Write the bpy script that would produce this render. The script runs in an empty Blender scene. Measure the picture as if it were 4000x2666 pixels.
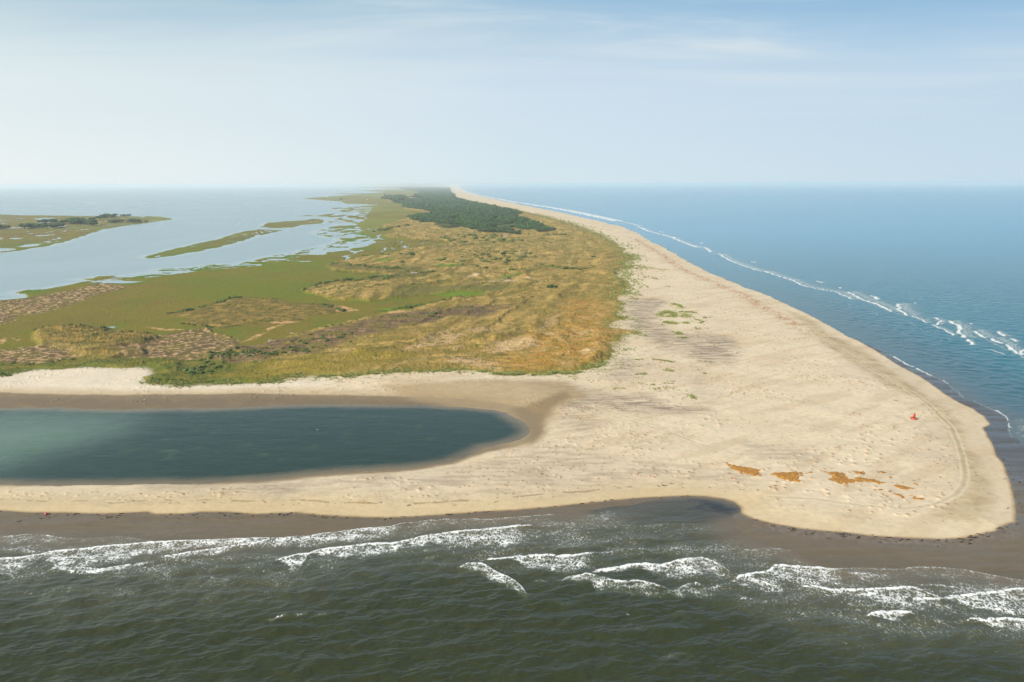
# coastal spit seen from the air: procedural scene
HAZE_COL = (.84, .94, .98, 1); HAZE_D = 6.2e-5; HAZE_G = .12; HAZE_TOP = 112.0
SUN_E = 4.6; SKY_S = .10; SKYEXP = .70; EXPOSURE = .55; CIRRUS = .85; DENOISE = True
import bpy, math, random
import numpy as np
from mathutils import Matrix, Vector
random.seed(7); rng = np.random.default_rng(7)
F32 = np.float32
# ------------------------------------------------------------------ camera geometry (photo: 4000 x 2666)
H = 100.0; FPX = 3111.0; PITCH = math.atan(613/FPX); ROLL = 0.003
SP, CP = math.sin(PITCH), math.cos(PITCH)
def px2w(px, py, z=0.0):
    """photo pixel -> ground point"""
    px = np.asarray(px, float); py = np.asarray(py, float)
    dx, dy = px-2000, py-1333
    x = (dx - dy*ROLL)/FPX; y = (dy + dx*ROLL)/FPX
    down = SP + y*CP; fwd = CP - y*SP
    down = np.maximum(down, 0.0014)
    s = (H-z)/down
    return x*s, fwd*s
def W(pts, z=0.0):
    a = np.array(pts, float)
    x, y = px2w(a[:, 0], a[:, 1], z)
    return np.stack([x, y], 1)
def zc(x0, y0, s, pts):
    """points read off an enlargement whose corner is x0,y0 and scale s"""
    return [(x0+a/s, y0+b/s) for a, b in pts]
def lin(c):
    c = np.array(c, float)/255.0
    return np.where(c <= .04045, c/12.92, ((c+.055)/1.055)**2.4)
# ------------------------------------------------------------------ noise
def _h(ix, iy, s):
    h = (ix.astype(np.uint32)*np.uint32(374761393) + iy.astype(np.uint32)*np.uint32(668265263) + np.uint32(s*1442695041 & 0xffffffff))
    h = (h ^ (h >> np.uint32(13)))*np.uint32(1274126177)
    return h ^ (h >> np.uint32(16))
def pn(x, y, s=0):
    x = np.asarray(x, float); y = np.asarray(y, float)
    fx = np.floor(x); fy = np.floor(y)
    ix = fx.astype(np.int64); iy = fy.astype(np.int64)
    tx = (x-fx).astype(F32); ty = (y-fy).astype(F32)
    ux = tx*tx*tx*(tx*(tx*6-15)+10); uy = ty*ty*ty*(ty*(ty*6-15)+10)
    def g(a, b):
        h = _h(ix+a, iy+b, s); an = (h & np.uint32(1023)).astype(F32)*F32(2*math.pi/1024)
        return np.cos(an)*(tx-a) + np.sin(an)*(ty-b)
    n00, n10, n01, n11 = g(0, 0), g(1, 0), g(0, 1), g(1, 1)
    return ((n00+(n10-n00)*ux) + ((n01+(n11-n01)*ux)-(n00+(n10-n00)*ux))*uy)*F32(1.5)
def fbm(x, y, s=0, o=4, r=.5):
    v = 0; a = 1; t = 0; f = 1.0
    for i in range(o):
        v = v + a*pn(x*f+i*17.3, y*f-i*9.1, s+i); t += a; a *= r; f *= 2.03
    return v/t
def cell(x, y, s=0):
    """distance to nearest jittered point, and that cell's random value"""
    fx = np.floor(x); fy = np.floor(y)
    best = np.full(x.shape, 9., F32); rid = np.zeros(x.shape, F32)
    for a in (-1, 0, 1):
        for b in (-1, 0, 1):
            h = _h((fx+a).astype(np.int64), (fy+b).astype(np.int64), s)
            jx = (h & np.uint32(255)).astype(F32)/255; jy = ((h >> np.uint32(8)) & np.uint32(255)).astype(F32)/255
            r = ((h >> np.uint32(16)) & np.uint32(255)).astype(F32)/255
            d = np.hypot(x-(fx+a+jx), y-(fy+b+jy)).astype(F32)
            m = d < best; best = np.where(m, d, best); rid = np.where(m, r, rid)
    return best, rid
def ss(a, b, x):
    t = np.clip((x-a)/(b-a), 0, 1); return t*t*(3-2*t)
# ------------------------------------------------------------------ polygons / polylines in world metres
def sdf(P, X, Y, closed=True):
    """signed distance (inside positive) of points to polygon P (n,2); unsigned if not closed"""
    X = X.astype(F32); Y = Y.astype(F32); d2 = np.full(X.shape, 1e18, F32); ins = np.zeros(X.shape, bool)
    n = len(P)
    for i in range(n if closed else n-1):
        x0, y0 = P[i]; x1, y1 = P[(i+1) % n]
        ex, ey = F32(x1-x0), F32(y1-y0); L = ex*ex+ey*ey
        if L < 1e-9: continue
        wx = X-F32(x0); wy = Y-F32(y0)
        t = np.clip((wx*ex+wy*ey)/L, 0, 1)
        np.minimum(d2, (wx-t*ex)**2+(wy-t*ey)**2, out=d2)
        if closed and y0 != y1:
            c = ((y0 > Y) != (y1 > Y)) & (X < (x1-x0)*(Y-y0)/(y1-y0)+x0)
            ins ^= c
    d = np.sqrt(d2)
    return np.where(ins, d, -d) if closed else d
# ------------------------------------------------------------------ ground grid (dense where the ground is near)
f_rows = np.concatenate([np.arange(2900, 900, -2.1), np.arange(900, 760, -1.5), np.arange(760, 728, -1.0), [726.5, 725.3, 724.4]])
Yr = H*(CP - (f_rows-1333)/FPX*SP)/(SP + (f_rows-1333)/FPX*CP)
Yr = np.concatenate([[-6000, -1500, -400, -50, 50, 90, 110], Yr[Yr > 118]])
tc = np.concatenate([[-4200, -2600, -1700, -1100], np.arange(-560, 4560, 3.0), [5100, 5700, 6600, 8200]])
tc = (tc-2000)/FPX
dep = np.maximum(Yr*CP + H*SP, 150)
GX = (tc[None, :]*dep[:, None]); GY = np.repeat(Yr[:, None], len(tc), 1)
NR, NC = GX.shape
X = GX.ravel(); Y = GY.ravel(); N = X.size
PXS = np.maximum(Y, 120)/FPX            # metres per photo pixel, across
def sub(P, pad):
    x0, y0 = P.min(0)-pad; x1, y1 = P.max(0)+pad
    return np.nonzero((X > x0) & (X < x1) & (Y > y0) & (Y < y1))[0]
# domain-warped coordinates: every traced outline gets a natural ragged edge
wa = 5.0*fbm(X/38, Y/38, 3, 4)+1.6*fbm(X/6, Y/6, 5, 2)
wb = 5.0*fbm(X/38, Y/38, 13, 4)+1.6*fbm(X/6, Y/6, 15, 2)
far = np.clip(Y/700, .25, 5)
XW = X+wa*far; YW = Y+wb*far
# ------------------------------------------------------------------ traced outlines
SHORE_R = [(1795,733),(1803,738),(1817,750),(1875,767),(2000,794),(2112,815),(2214,836),(2321,861),(2424,884),(2487,910),(2531,937),(2585,963),
 (2634,990),(2696,1028),(2781,1070),(2848,1097),(2915,1124),(3000,1155),(3080,1194),(3156,1229),(3223,1265),(3304,1310),(3371,1343),(3429,1377),
 (3491,1417),(3580,1466),(3638,1504),(3696,1546),(3750,1578),(3799,1600),(3839,1631),(3866,1662)]
DRY_TIP = [(3839,1676),(3857,1712),(3866,1720),(3879,1745),(3893,1790),(3915,1816),(3933,1861),(3946,1910),(3955,1968),(3960,2012),(3960,2053),(3929,2064),
 (3902,2075),(3884,2091),(3826,2102),(3759,2113),(3670,2115),(3580,2111),(3491,2107),(3402,2102),(3313,2093),(3223,2084),(3134,2073),(3045,2057),
 (3000,2046),(2940,2028),(2897,2006),(2897,1983),(2866,1961),(2826,1950),(2759,1941),(2687,1938),(2580,1943),(2513,1947),(2402,1956),(2290,1967),
 (2178,1979),(2089,1987),(2000,1995),(1850,2004),(1722,2013),(1637,2019),(1510,2025),(1382,2023),(1255,2019),(1170,2011),(1085,2013),(1000,2017),
 (892,2010),(786,2010),(722,2016),(608,2016),(574,2008),(425,2014),(255,2009),(127,2010),(0,2004),(-800,2000),(-4000,1995)]
WET_TIP = [(3304,1312),(3429,1364),(3536,1424),(3638,1469),(3696,1500),(3759,1554),(3848,1590),(3929,1630),(3942,1664),(3937,1682),(3960,1714),
 (4000,1740),(4080,1830),(4300,2000),(4560,2330),(4300,2330),(4000,2266),(3892,2249),(3765,2223),(3586,2212),(3510,2223),(3361,2219),(3238,2220),
 (3160,2180),(3080,2146),(2990,2125),(2925,2095),(2885,2060),(2864,2022),(2893,2002),(2880,1975),(2826,1959),(2759,1950),(2687,1947),(2580,1953),
 (2469,1974),(2357,1983),(2212,2004),(2085,2011),(2000,2019),(1914,2028),(1722,2028),(1625,2038),(1570,2043),(1527,2055),(1425,2060),(1306,2076),
 (1212,2085),(1127,2093),(1000,2099),(850,2106),(722,2111),(603,2115),(489,2096),(263,2100),(191,2088),(119,2084),(0,2093),(-300,2100),(-4000,2120)]
SOUND_L = [(-4000,1330),(-900,1190),(0,1173),(98,1164),(103,1151),(67,1146),(112,1133),(179,1131),(250,1117),(312,1104),(357,1097),(317,1091),(370,1088),
 (388,1080),(455,1079),(470,1086),(540,1082),(536,1071),(607,1066),(625,1052),(777,1042),(835,1034),(897,1033),(902,1039),(951,1028),(1000,1016),
 (1067,999),(1147,988),(1232,970),(1304,952),(1339,940),(1268,925),(1225,909),(1268,892),(1321,883),(1320,872),(1290,862),(1330,850),(1390,838),
 (1402,832),(1330,824),(1286,814),(1375,809),(1478,801),(1348,797),(1330,788),(1240,782),(1178,776),(1268,770),(1402,760),(1500,752),(1590,748),
 (1560,738),(1400,733),(1380,729.5),(1560,727.5),(1740,726.5),(1790,728)]
MAIN = W(SHORE_R[:-11]+WET_TIP+SOUND_L)
DRY = W(SHORE_R+DRY_TIP+[(-4000,1600)]+SOUND_L)
POOL = [(-4000,1592),(0,1594),(212,1595),(489,1599),(637,1598),(807,1595),(1000,1590),(1134,1584),(1312,1580),(1491,1580),(1670,1583),(1826,1592),
 (1937,1604),(1978,1612),(1995,1627),(2045,1650),(2072,1672),(2069,1693),(2036,1715),(1990,1730),(1893,1751),(1848,1773),(1759,1804),(1692,1816),
 (1603,1829),(1446,1842),(1312,1851),(1201,1858),(1112,1869),(1000,1876),(850,1884),(722,1891),(510,1895),(212,1897),(0,1893),(-4000,1880)]
POOLWET = [(-4000,1538),(0,1541),(255,1549),(467,1551),(1000,1546),(1400,1549),(1670,1556),(1826,1562),(1960,1578),(2060,1604),(2110,1640),(2112,1690),
 (2070,1726),(2000,1752),(1893,1772),(1759,1813),(1603,1840),(1446,1853),(1201,1867),(1112,1878),(1000,1885),(850,1890),(0,1897),(-4000,1890)]
VEG = [(-4000,1500),(-500,1490),(0,1483),(42,1476),(85,1460),(136,1451),(255,1455),(340,1442),(425,1449),(489,1453),(565,1444),(595,1458),(616,1474),(560,1486),
 (574,1506),(650,1512),(722,1517),(807,1506),(1000,1510),(1089,1503),(1134,1487),(1223,1479),(1312,1487),(1402,1483),(1469,1470),(1558,1467),(1670,1463),
 (1804,1461),(1870,1467),(1937,1476),(2000,1476),(2134,1474),(2223,1472),(2304,1454),(2357,1429),(2388,1403),(2402,1371),(2390,1349),(2437,1330),(2446,1312),
 (2500,1322),(2469,1298),(2393,1292),(2388,1258),(2440,1262),(2446,1249),(2402,1238),(2442,1191),(2405,1169),(2437,1160),(2446,1137),(2457,1118),(2429,1093),
 (2398,1075),(2437,1060),(2478,1056),(2442,1035),(2488,1012),(2446,995),(2437,977),(2402,954),(2348,923),(2268,888),(2179,861),(2089,838),(2000,816),
 (1937,806),(1850,788),(1780,770),(1760,752),(1745,740),(1730,733),(1600,728)]
VEGP = W(VEG+SOUND_L[::-1][2:])
FOREST = [(1600,730),(1760,733),(1758,748),(1775,762),(1778,775),(1830,788),(1870,796),(1930,808),(1985,822),(2025,829),(2035,838),(2000,845),(2040,855),(2078,870),
 (2110,880),(2150,893),(2172,902),(2150,910),(2100,911),(2095,902),(2040,902),(2030,895),(1990,892),(1985,898),(2042,912),(2020,921),(1990,918),(1950,916),(1900,912),
 (1860,905),(1825,895),(1800,888),(1760,897),(1735,898),(1700,885),(1720,878),(1690,872),(1650,874),(1610,862),(1600,850),(1650,842),(1690,838),(1680,828),
 (1650,822),(1600,815),(1570,812),(1580,802),(1550,795),(1530,787),(1570,785),(1600,778),(1640,774),(1620,762),(1640,752),(1580,742),(1550,734)]
ISLAND_L = zc(0,800,3.3614,[(-3000,110),(0,128),(280,140),(680,142),(1100,150),(1500,150),(1900,152),(2080,158),(2200,172),(2275,192),(2200,205),(2100,218),(1950,240),
 (1750,262),(1560,292),(1430,318),(1320,320),(1365,328),(1200,375),(1050,425),(930,465),(850,490),(700,520),(600,545),(480,565),(400,580),(240,605),(30,630),(-1500,720),(-3000,900)])
ISLAND_M = [(562,1006),(590,998),(640,984),(690,972),(760,955),(850,935),(915,915),(965,903),(1010,897),(1110,900),(1060,910),(1000,925),(930,945),(870,962),(760,985),(680,998),(620,1008),(580,1010)]
ISLAND_N = [(1020,888),(1045,872),(1100,866),(1180,862),(1225,855),(1270,862),(1260,872),(1180,880),(1120,893),(1050,891)]
MUDL = [(1225,909),(1260,900),(1330,905),(1370,912),(1320,922),(1290,925),(1250,918)]
ISLETS = [zc(1150,700,4.706,p) for p in (
 [(130,680),(250,665),(360,668),(250,692),(150,692)],[(400,685),(600,645),(750,638),(700,660),(540,695)],[(0,688),(80,684),(60,696)],
 [(280,770),(400,745),(500,740),(480,770),(350,780)],[(600,770),(700,760),(790,800),(700,805),(600,790)],[(640,555),(800,548),(940,545),(1000,530),(900,528),(780,545)],
 [(780,598),(1000,590),(1180,600),(1050,615),(900,605)],[(560,690),(700,705),(900,700),(1000,660),(900,660),(640,680)],[(140,355),(400,340),(770,345),(700,350),(420,360)],
 [(420,375),(760,380),(830,400),(700,395)],[(600,275),(1000,265),(1600,262),(1600,275),(1000,280)],[(1200,215),(1800,190),(2200,200),(2250,240),(1700,245)],
 [(380,1270),(600,1235),(760,1240),(560,1275),(400,1295)],[(670,1190),(880,1170),(900,1180),(740,1195)],[(100,1330),(200,1300),(380,1305),(340,1335),(160,1345)],
 [(0,1370),(100,1350),(180,1365),(40,1395)])]
PONDS = [zc(1150,700,4.706,p) for p in (
 [(420,1335),(560,1290),(800,1290),(1080,1290),(1000,1310),(700,1330),(400,1380),(60,1400),(20,1390)],[(900,1035),(1050,1010),(1340,1045),(1250,1058),(1000,1055)],
 [(1000,1130),(1200,1100),(1410,1085),(1340,1120),(1150,1135)],[(780,1230),(1000,1200),(1300,1195),(1200,1215),(900,1250)],[(950,1245),(1330,1245),(1200,1262),(1000,1262)],
 [(700,990),(900,940),(1000,938),(880,960),(720,1000)],[(760,995),(850,990),(940,1010),(830,1010)],[(940,630),(1200,635),(1180,648),(960,640)],[(900,770),(960,780),(950,800),(820,790),(730,760),(800,750)],
 [(1000,840),(1160,850),(1100,860)],[(1060,1080),(1150,1050),(1100,1075)],[(860,400),(1240,400),(1100,408)])]
PONDS += [zc(0,700,2.24,p) for p in ([(880,908),(920,886),(1080,893),(1260,893),(1160,908),(1050,912)],[(1040,862),(1060,840),(1300,820),(1420,815),(1400,828),(1300,840),(1200,852),(1180,860)],
 [(1700,790),(1760,768),(1775,775),(1740,795)],[(940,1295),(1015,1293),(1005,1308),(970,1306)],[(100,1115),(130,1118),(115,1130)])]
IPONDS = [zc(0,800,3.3614,p) for p in ([(430,185),(600,175),(730,178),(660,190),(870,215),(720,228),(600,238),(460,248),(560,225),(520,200)],[(215,180),(320,180),(310,188),(220,188)],
 [(250,318),(420,300),(340,318)],[(60,318),(240,306),(170,318)],[(600,290),(950,275),(800,290)],[(410,412),(560,402),(750,388),(700,398),(560,415)],[(110,452),(150,436),(330,442),(240,456)],
 [(230,545),(420,515),(600,515),(480,545),(330,562)],[(-100,575),(200,575),(130,608),(-80,620)],[(520,495),(600,485),(715,485),(640,500)],[(1700,155),(1930,160),(1910,172)],[(1980,208),(2060,205),(2030,218)],[(-300,450),(60,440),(20,460),(-200,470)])]
MARSH = [(-4000,1330),(0,1175),(300,1080),(600,1020),(1200,700),(1634,735),(1650,747),(1640,762),(1500,786),(1560,792),(1575,812),(1600,822),(1700,836),(1660,838),(1600,850),(1560,865),
 (1480,893),(1560,905),(1500,925),(1560,935),(1700,940),(1780,950),(1600,975),(1540,992),(1400,1012),(1290,1032),(1277,1045),(1312,1059),(1400,1066),(1491,1073),
 (1446,1095),(1350,1103),(1268,1113),(1178,1140),(1200,1150),(1268,1158),(1312,1175),(1446,1182),(1580,1167),(1696,1153),(1759,1142),(1893,1144),(1888,1160),
 (1759,1175),(1670,1198),(1603,1211),(1536,1222),(1491,1234),(1402,1256),(1268,1287),(1134,1318),(1062,1345),(1000,1358),(930,1372),(860,1345),(900,1322),(853,1311),
 (803,1292),(689,1303),(612,1315),(536,1309),(440,1300),(409,1286),(325,1282),(199,1292),(138,1301),(160,1345),(150,1368),(0,1378),(-600,1400),(-4000,1440)]
D1 = [(656,1231),(720,1218),(759,1213),(848,1187),(915,1167),(1000,1165),(1089,1171),(1134,1191),(1268,1193),(1344,1216),(1312,1229),(1223,1238),(1156,1256),(1045,1268),(1000,1262),(848,1285),(714,1267),(760,1245),(690,1240)]
D2 = [(138,1301),(199,1292),(325,1282),(406,1288),(421,1307),(500,1310),(574,1315),(620,1324),(574,1338),(440,1357),(344,1361),(230,1353),(164,1330),(190,1315)]
D3 = [(314,1387),(350,1378),(420,1374),(459,1380),(440,1399),(344,1395)]
M1 = [(-4000,1350),(-600,1200),(0,1178),(140,1160),(290,1137),(360,1112),(420,1106),(504,1122),(491,1131),(379,1151),(268,1200),(153,1227),(57,1240),(0,1271),(-700,1340),(-4000,1480)]
M2 = [(440,1296),(536,1309),(612,1315),(689,1303),(803,1292),(853,1311),(900,1322),(950,1340),(930,1372),(880,1392),(800,1400),(790,1410),(730,1420),(650,1412),(560,1410),(430,1412),(480,1394),(560,1388),(560,1375),(470,1380),(400,1370),(560,1345),(620,1324),(574,1315)]
M3 = [(-4000,1420),(0,1372),(60,1363),(200,1353),(290,1368),(280,1385),(345,1400),(240,1420),(150,1435),(0,1424),(-800,1440),(-4000,1460)]
M4 = [(930,1372),(1000,1357),(1070,1345),(1180,1322),(1300,1295),(1450,1258),(1560,1232),(1640,1236),(1760,1212),(1850,1205),(1930,1225),(1900,1245),(1750,1245),(1700,1268),(1560,1290),(1500,1310),(1400,1325),(1300,1375),(1200,1395),(1100,1392),(1000,1432),(900,1436),(790,1422),(830,1400)]
GB = [(-4000,1440),(0,1428),(150,1438),(300,1420),(450,1415),(640,1412),(800,1422),(900,1440),(1000,1445),(1100,1480),(1000,1510),(722,1519),(574,1506),(600,1470),(560,1442),(340,1446),(136,1455),(0,1485),(-4000,1500)]
O1 = [(2232,1182),(2330,1176),(2385,1240),(2380,1262),(2400,1300),(2430,1330),(2380,1380),(2330,1425),(2220,1458),(2100,1462),(1980,1465),(1940,1450),(1990,1410),(2040,1395),(2060,1360),(2080,1325),(2190,1295),(2215,1265),(2205,1225)]
BG1 = [(1696,1153),(1759,1142),(1893,1144),(1900,1152),(1870,1162),(1780,1170),(1740,1176),(1750,1162)]
BG2 = [(1480,1210),(1560,1198),(1640,1197),(1600,1208),(1500,1222)]
BGS = [zc(1470,980,3.3614,p) for p in ([(740,215),(900,200),(1100,200),(1080,235),(850,250)],[(1580,395),(1720,350),(1850,310),(1920,315),(1840,345),(1680,390)],[(0,130),(240,120),(200,160),(0,165)])]
PALE = [zc(1470,980,3.3614,p) for p in ([(1130,380),(1280,330),(1380,340),(1250,370)],[(1500,430),(1700,405),(1850,425),(1700,445)],[(1930,380),(2080,378),(2060,400)],[(540,680),(650,655),(740,675),(640,700),(440,730)],
 [(80,815),(250,810),(420,840),(560,870),(420,870),(200,850)],[(1180,1100),(1400,1060),(1600,1080),(1400,1120),(1250,1130)],[(850,1120),(1150,1160),(1000,1260),(700,1300),(450,1380),(300,1380),(600,1260)],[(1400,1380),(1700,1270),(1850,1180),(2150,1230),(2200,1300),(1900,1340),(1600,1400)],
 [(2250,980),(2353,900),(2353,1000),(2130,1090)],[(1000,1340),(1150,1330),(1100,1370),(1030,1370)])]
PALE += [zc(2000,1300,2.24,p) for p in ([(-120,120),(30,95),(200,110),(240,160),(60,200),(-100,200)],[(560,30),(700,20),(740,40),(600,60)],[(210,40),(320,40),(380,60),(240,60)],[(560,200),(680,165),(760,190),(640,220)],[(330,180),(420,165),(440,185)],[(-600,300),(-300,260),(-20,330),(-100,380),(-400,330)])]
GREY = [(zc(2000,700,2.24,[(1000,1080),(1200,1060),(1330,1070),(1360,1110),(1260,1160),(1240,1230),(1280,1300),(1380,1340),(1350,1400),(1200,1420),(1130,1380),(1050,1320),(1000,1240),(960,1190)]),.85),
 (zc(2000,700,2.24,[(1570,1390),(1650,1360),(1800,1380),(1900,1440),(1880,1568),(1600,1568),(1640,1480)]),.7),(zc(2000,1300,2.24,[(1580,40),(1850,60),(1950,200),(1900,300),(1700,300),(1600,250),(1500,200),(1300,170),(1150,60),(1300,0)]),.75),
 (zc(2000,1300,2.24,[(440,480),(700,545),(900,575),(1080,600),(1150,560),(1350,645),(1580,690),(1700,720),(1500,745),(1300,725),(1000,720),(800,690),(600,700),(430,650),(300,660),(430,600)]),.9),
 (zc(2000,1300,2.24,[(900,250),(1060,260),(1080,340),(1040,430),(960,480),(860,430),(870,330)]),.6),(zc(2000,1300,2.24,[(150,450),(300,455),(480,500),(480,580),(400,600),(250,500)]),.8),
 (zc(2000,1300,2.24,[(350,700),(450,640),(700,700),(800,760),(700,900),(560,960),(430,830)]),.5),(zc(2000,1300,2.24,[(1580,720),(1650,500),(1560,300),(1640,350),(1700,560)]),.4),
 (zc(3000,1700,2.24,[(-200,90),(0,130),(260,160),(420,230),(380,300),(100,260),(-250,170)]),.4),(zc(1000,1300,2.24,[(0,1310),(150,1310),(400,1330),(420,1380),(250,1400),(0,1390)]),.8),
 (zc(0,1400,2.353,[(1400,1190),(1700,1170),(2353,1140),(2353,1250),(1900,1230),(1500,1210)]),.5),(zc(2000,1300,2.24,[(-100,1180),(200,1130),(420,1200),(350,1330),(100,1280)]),.35)]
TANR = [(3080,1215),(3156,1245),(3223,1300),(3304,1340),(3429,1410),(3540,1500),(3640,1570),(3720,1640),(3790,1760),(3850,1900),(3860,1980),(3800,2060),(3660,2030),(3720,1990),(3775,1900),(3750,1780),(3690,1660),(3600,1570),(3460,1520),(3380,1460),(3300,1400),(3225,1365),(3180,1300)]
PTIP = [(710,1880),(1120,1885),(1300,1870),(1446,1860),(1600,1850),(1780,1830),(1900,1800),(2000,1770),(2100,1750),(2240,1760),(2400,1800),(2700,1830),(2950,1850),(2990,1900),(2800,1905),(2500,1895),(2200,1935),(2000,1940),(1700,1945),(1400,1930),(1180,1895),(1000,1880)]
TRACKS = [([(3188,1296),(3268,1363),(3357,1421),(3446,1475),(3513,1515),(3580,1555),(3625,1591),(3670,1636),(3714,1680),(3740,1740),(3757,1800),(3765,1850),(3766,1879),(3759,1914),(3732,1950),(3696,1968),(3647,1990),(3580,2004),(3491,2008),(3357,1995),(3179,1963),(3000,1950)],1.2,.9),
 (zc(2000,1300,2.24,[(430,600),(600,640),(800,700),(1000,770),(1200,830),(1350,890),(1500,960),(1700,1030),(2000,1110)]),1.0,.8),(zc(2000,1300,2.24,[(290,665),(600,700),(900,770),(1200,850),(1400,920),(1600,990)]),1.0,.8),
 (zc(2000,1300,2.24,[(600,620),(800,680),(1000,745),(1200,810),(1360,880)]),.8,.6),(zc(3000,1100,2.24,[(760,760),(1000,840),(1150,930)]),.8,.6)]
# ------------------------------------------------------------------ terrain heights and ground colours
K = 0.60
def A(c): return lin(c)*K
d_main = sdf(MAIN, XW, YW)
d_pool = sdf(W(POOL), XW, YW)
def ids_of(px, pad=40): 
    P = W(px); i = sub(P, pad + 12*max(1, P[:, 1].mean()/700)); return P, i
land = d_main.copy()
land = np.where(d_pool > -60, np.minimum(land, -d_pool), land)
for q in [ISLAND_L, ISLAND_M, ISLAND_N, MUDL]+ISLETS:
    P, i = ids_of(q, 200)
    land[i] = np.maximum(land[i], sdf(P, XW[i], YW[i]))
for q in PONDS+IPONDS:
    P, i = ids_of(q, 40)
    land[i] = np.minimum(land[i], -sdf(P, X[i]+wa[i]*1.2*far[i], Y[i]+wb[i]*1.2*far[i]))
d_dry = np.full(N, 50., F32)
i_near = np.nonzero((Y < 1500) & (Y > 100))[0]
d_dry[i_near] = sdf(DRY, XW[i_near]*.4+X[i_near]*.6, YW[i_near]*.4+Y[i_near]*.6)
d_veg = sdf(VEGP, X+wa*1.1*np.minimum(far, 2), Y+wb*1.3*np.minimum(far, 2))
d_veg = d_veg+(2.6*fbm(X/2.6, Y/3.4, 71, 3)+3.2*fbm(X/9, Y/13, 72, 3))*np.clip(Y/450, .7, 3)*np.where((X > -60), 1, .45)
d_marsh = sdf(W(MARSH), X+wa*1.4*far, Y+wb*1.4*far)
isl = np.full(N, -999., F32)
for q in [ISLAND_L, ISLAND_M, ISLAND_N, MUDL]+ISLETS:
    P, i = ids_of(q, 60); isl[i] = np.maximum(isl[i], sdf(P, X[i], Y[i]))
veg = ss(-.6, .8, d_veg)*(Y > 300)
veg = np.maximum(veg, ss(-40, 0, isl))
marsh = np.maximum(veg*ss(-3, 3, d_marsh), ss(-30, 0, isl))
# creeks on the marsh edge facing the sound
dsound = sdf(W(SOUND_L[1:34]), X, Y, False)
SW = W([(1160,985),(1232,972),(1330,940),(1225,909),(1268,885),(1290,850),(1400,832),(1286,816),(1375,808),(1450,812),(1430,850),(1400,880),(1420,920),(1490,930),(1440,962),(1300,985),(1150,1005)])
isw = sub(SW, 100); dsw = sdf(SW, XW[isw], YW[isw]); nsw = fbm(X[isw]/45+.6*pn(X[isw]/30, Y[isw]/60, 95), Y[isw]/95, 94, 4)
land[isw] = np.where(dsw > 0, np.minimum(land[isw], (.02-nsw)*60), land[isw])
SW2 = W([(330,1102),(560,1060),(780,1036),(950,1022),(1160,982),(1185,1000),(1000,1042),(900,1050),(780,1060),(620,1080),(520,1096),(400,1108)])
isw = sub(SW2, 40); dsw = sdf(SW2, XW[isw], YW[isw]); nsw = fbm((X[isw]*.9+Y[isw]*.4)/34, (Y[isw]*.9-X[isw]*.4)/13, 98, 4)
land[isw] = np.where(dsw > 0, np.minimum(land[isw], (.03-nsw)*30), land[isw])
creek = np.abs(fbm(X/90, Y/200, 91, 3))*100
cm = (Y > 900) & (d_marsh > 0) & (dsound < 260)
cz = np.where(cm, ss(.0, 1, 1-dsound/260)*5.5-creek+.2, -9)
land = np.where((cm & (cz > 0) & (X < 0) & (Y > 1050) & (Y < 3500)), np.minimum(land, -cz*.4), land)
crk2 = (isl > 8) & (np.abs(fbm(X/60, Y/260, 93, 3)) < .035)
land = np.where(crk2, -.6, land)
n_pre = fbm(X/11, Y/15, 18, 3)
# heights
for q in (M1, M2, M3):
    P, i = ids_of(q); marsh[i] = np.maximum(marsh[i], ss(-2, 3, sdf(P, X[i], Y[i])))
beach_z = np.minimum(np.clip(land, 0, None)*.045+.03, 1.7)
marsh_z = np.clip(land*.12, 0, .4)+.05
Z = np.where(land > 0, beach_z*(1-marsh)+marsh_z*marsh, -np.clip(-land*.07, .03, 3))
dune = veg*(1-marsh)*ss(0, 12, np.maximum(d_veg, 0)+2)
# recurved ridges follow the seaward edge of the grass
rid = 1-np.abs(fbm(d_veg/26+.8*fbm(X/150, Y/150, 31, 2), (X+Y)/420, 32, 2))*2.6
Z += dune*(np.clip(rid, 0, 1)**2*1.3+.45*fbm(X/16, Y/22, 33, 4)+.5)
tus = np.clip(fbm(X/1.5, Y/1.5, 41, 2), -.4, .6); tusf = ss(1400, 500, Y)
Z += dune*tus*.42*tusf + veg*marsh*.10*pn(X/1.2, Y/1.2, 42)*tusf
drybase = (1-veg)*ss(.5, 10, d_dry)*(land > 0)*ss(2, 12, -d_pool+0*X)*ss(3, 0, Y/1500)
hz = ss(-.05, .3, fbm(X/45, Y/45, 55, 3)+.08)
Z += drybase*(.55*fbm(X/30, Y/20, 51, 3)+.10*fbm(X/5, Y/3.2, 52, 3)+.03*pn(X/1.1, Y/.8, 53)*tusf)
for pts, hh, wd in (([(2330,1120),(2300,1125),(2240,1132),(2200,1160),(2165,1180),(2145,1215)],2.6,6),([(2090,1286),(2070,1288),(2030,1300),(2000,1325),(1950,1340),(1880,1347)],3.0,4.5),([(1740,1316),(1690,1325),(1660,1345),(1600,1362),(1500,1382),(1400,1400)],2.6,4),
    ([(1480,1145),(1530,1140),(1600,1128),(1770,1108)],2.2,7),([(2250,1075),(2300,1070),(2400,1080)],2.5,7),([(1960,1330),(1900,1372),(1780,1380)],1.6,4),([(1700,1200),(1850,1205),(2000,1180),(2080,1165)],1.4,5),([(2380,1000),(2350,1030),(2330,1060)],2.2,9),([(2100,1330),(2060,1345),(2000,1350)],1.5,4),
    ([(1000,1440),(1200,1432),(1400,1412),(1560,1396)],1.5,6),([(1500,1450),(1650,1440),(1800,1425)],1.4,4),([(2300,1380),(2330,1400),(2300,1430)],1.6,3)):
    P = W(pts); i = sub(P, 40); dr = sdf(P, X[i]+wa[i]*.8, Y[i]+wb[i]*.8, False); Z[i] += hh*np.exp(-(dr/wd)**2)*veg[i]*(.8+.5*n_pre[i])
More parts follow.
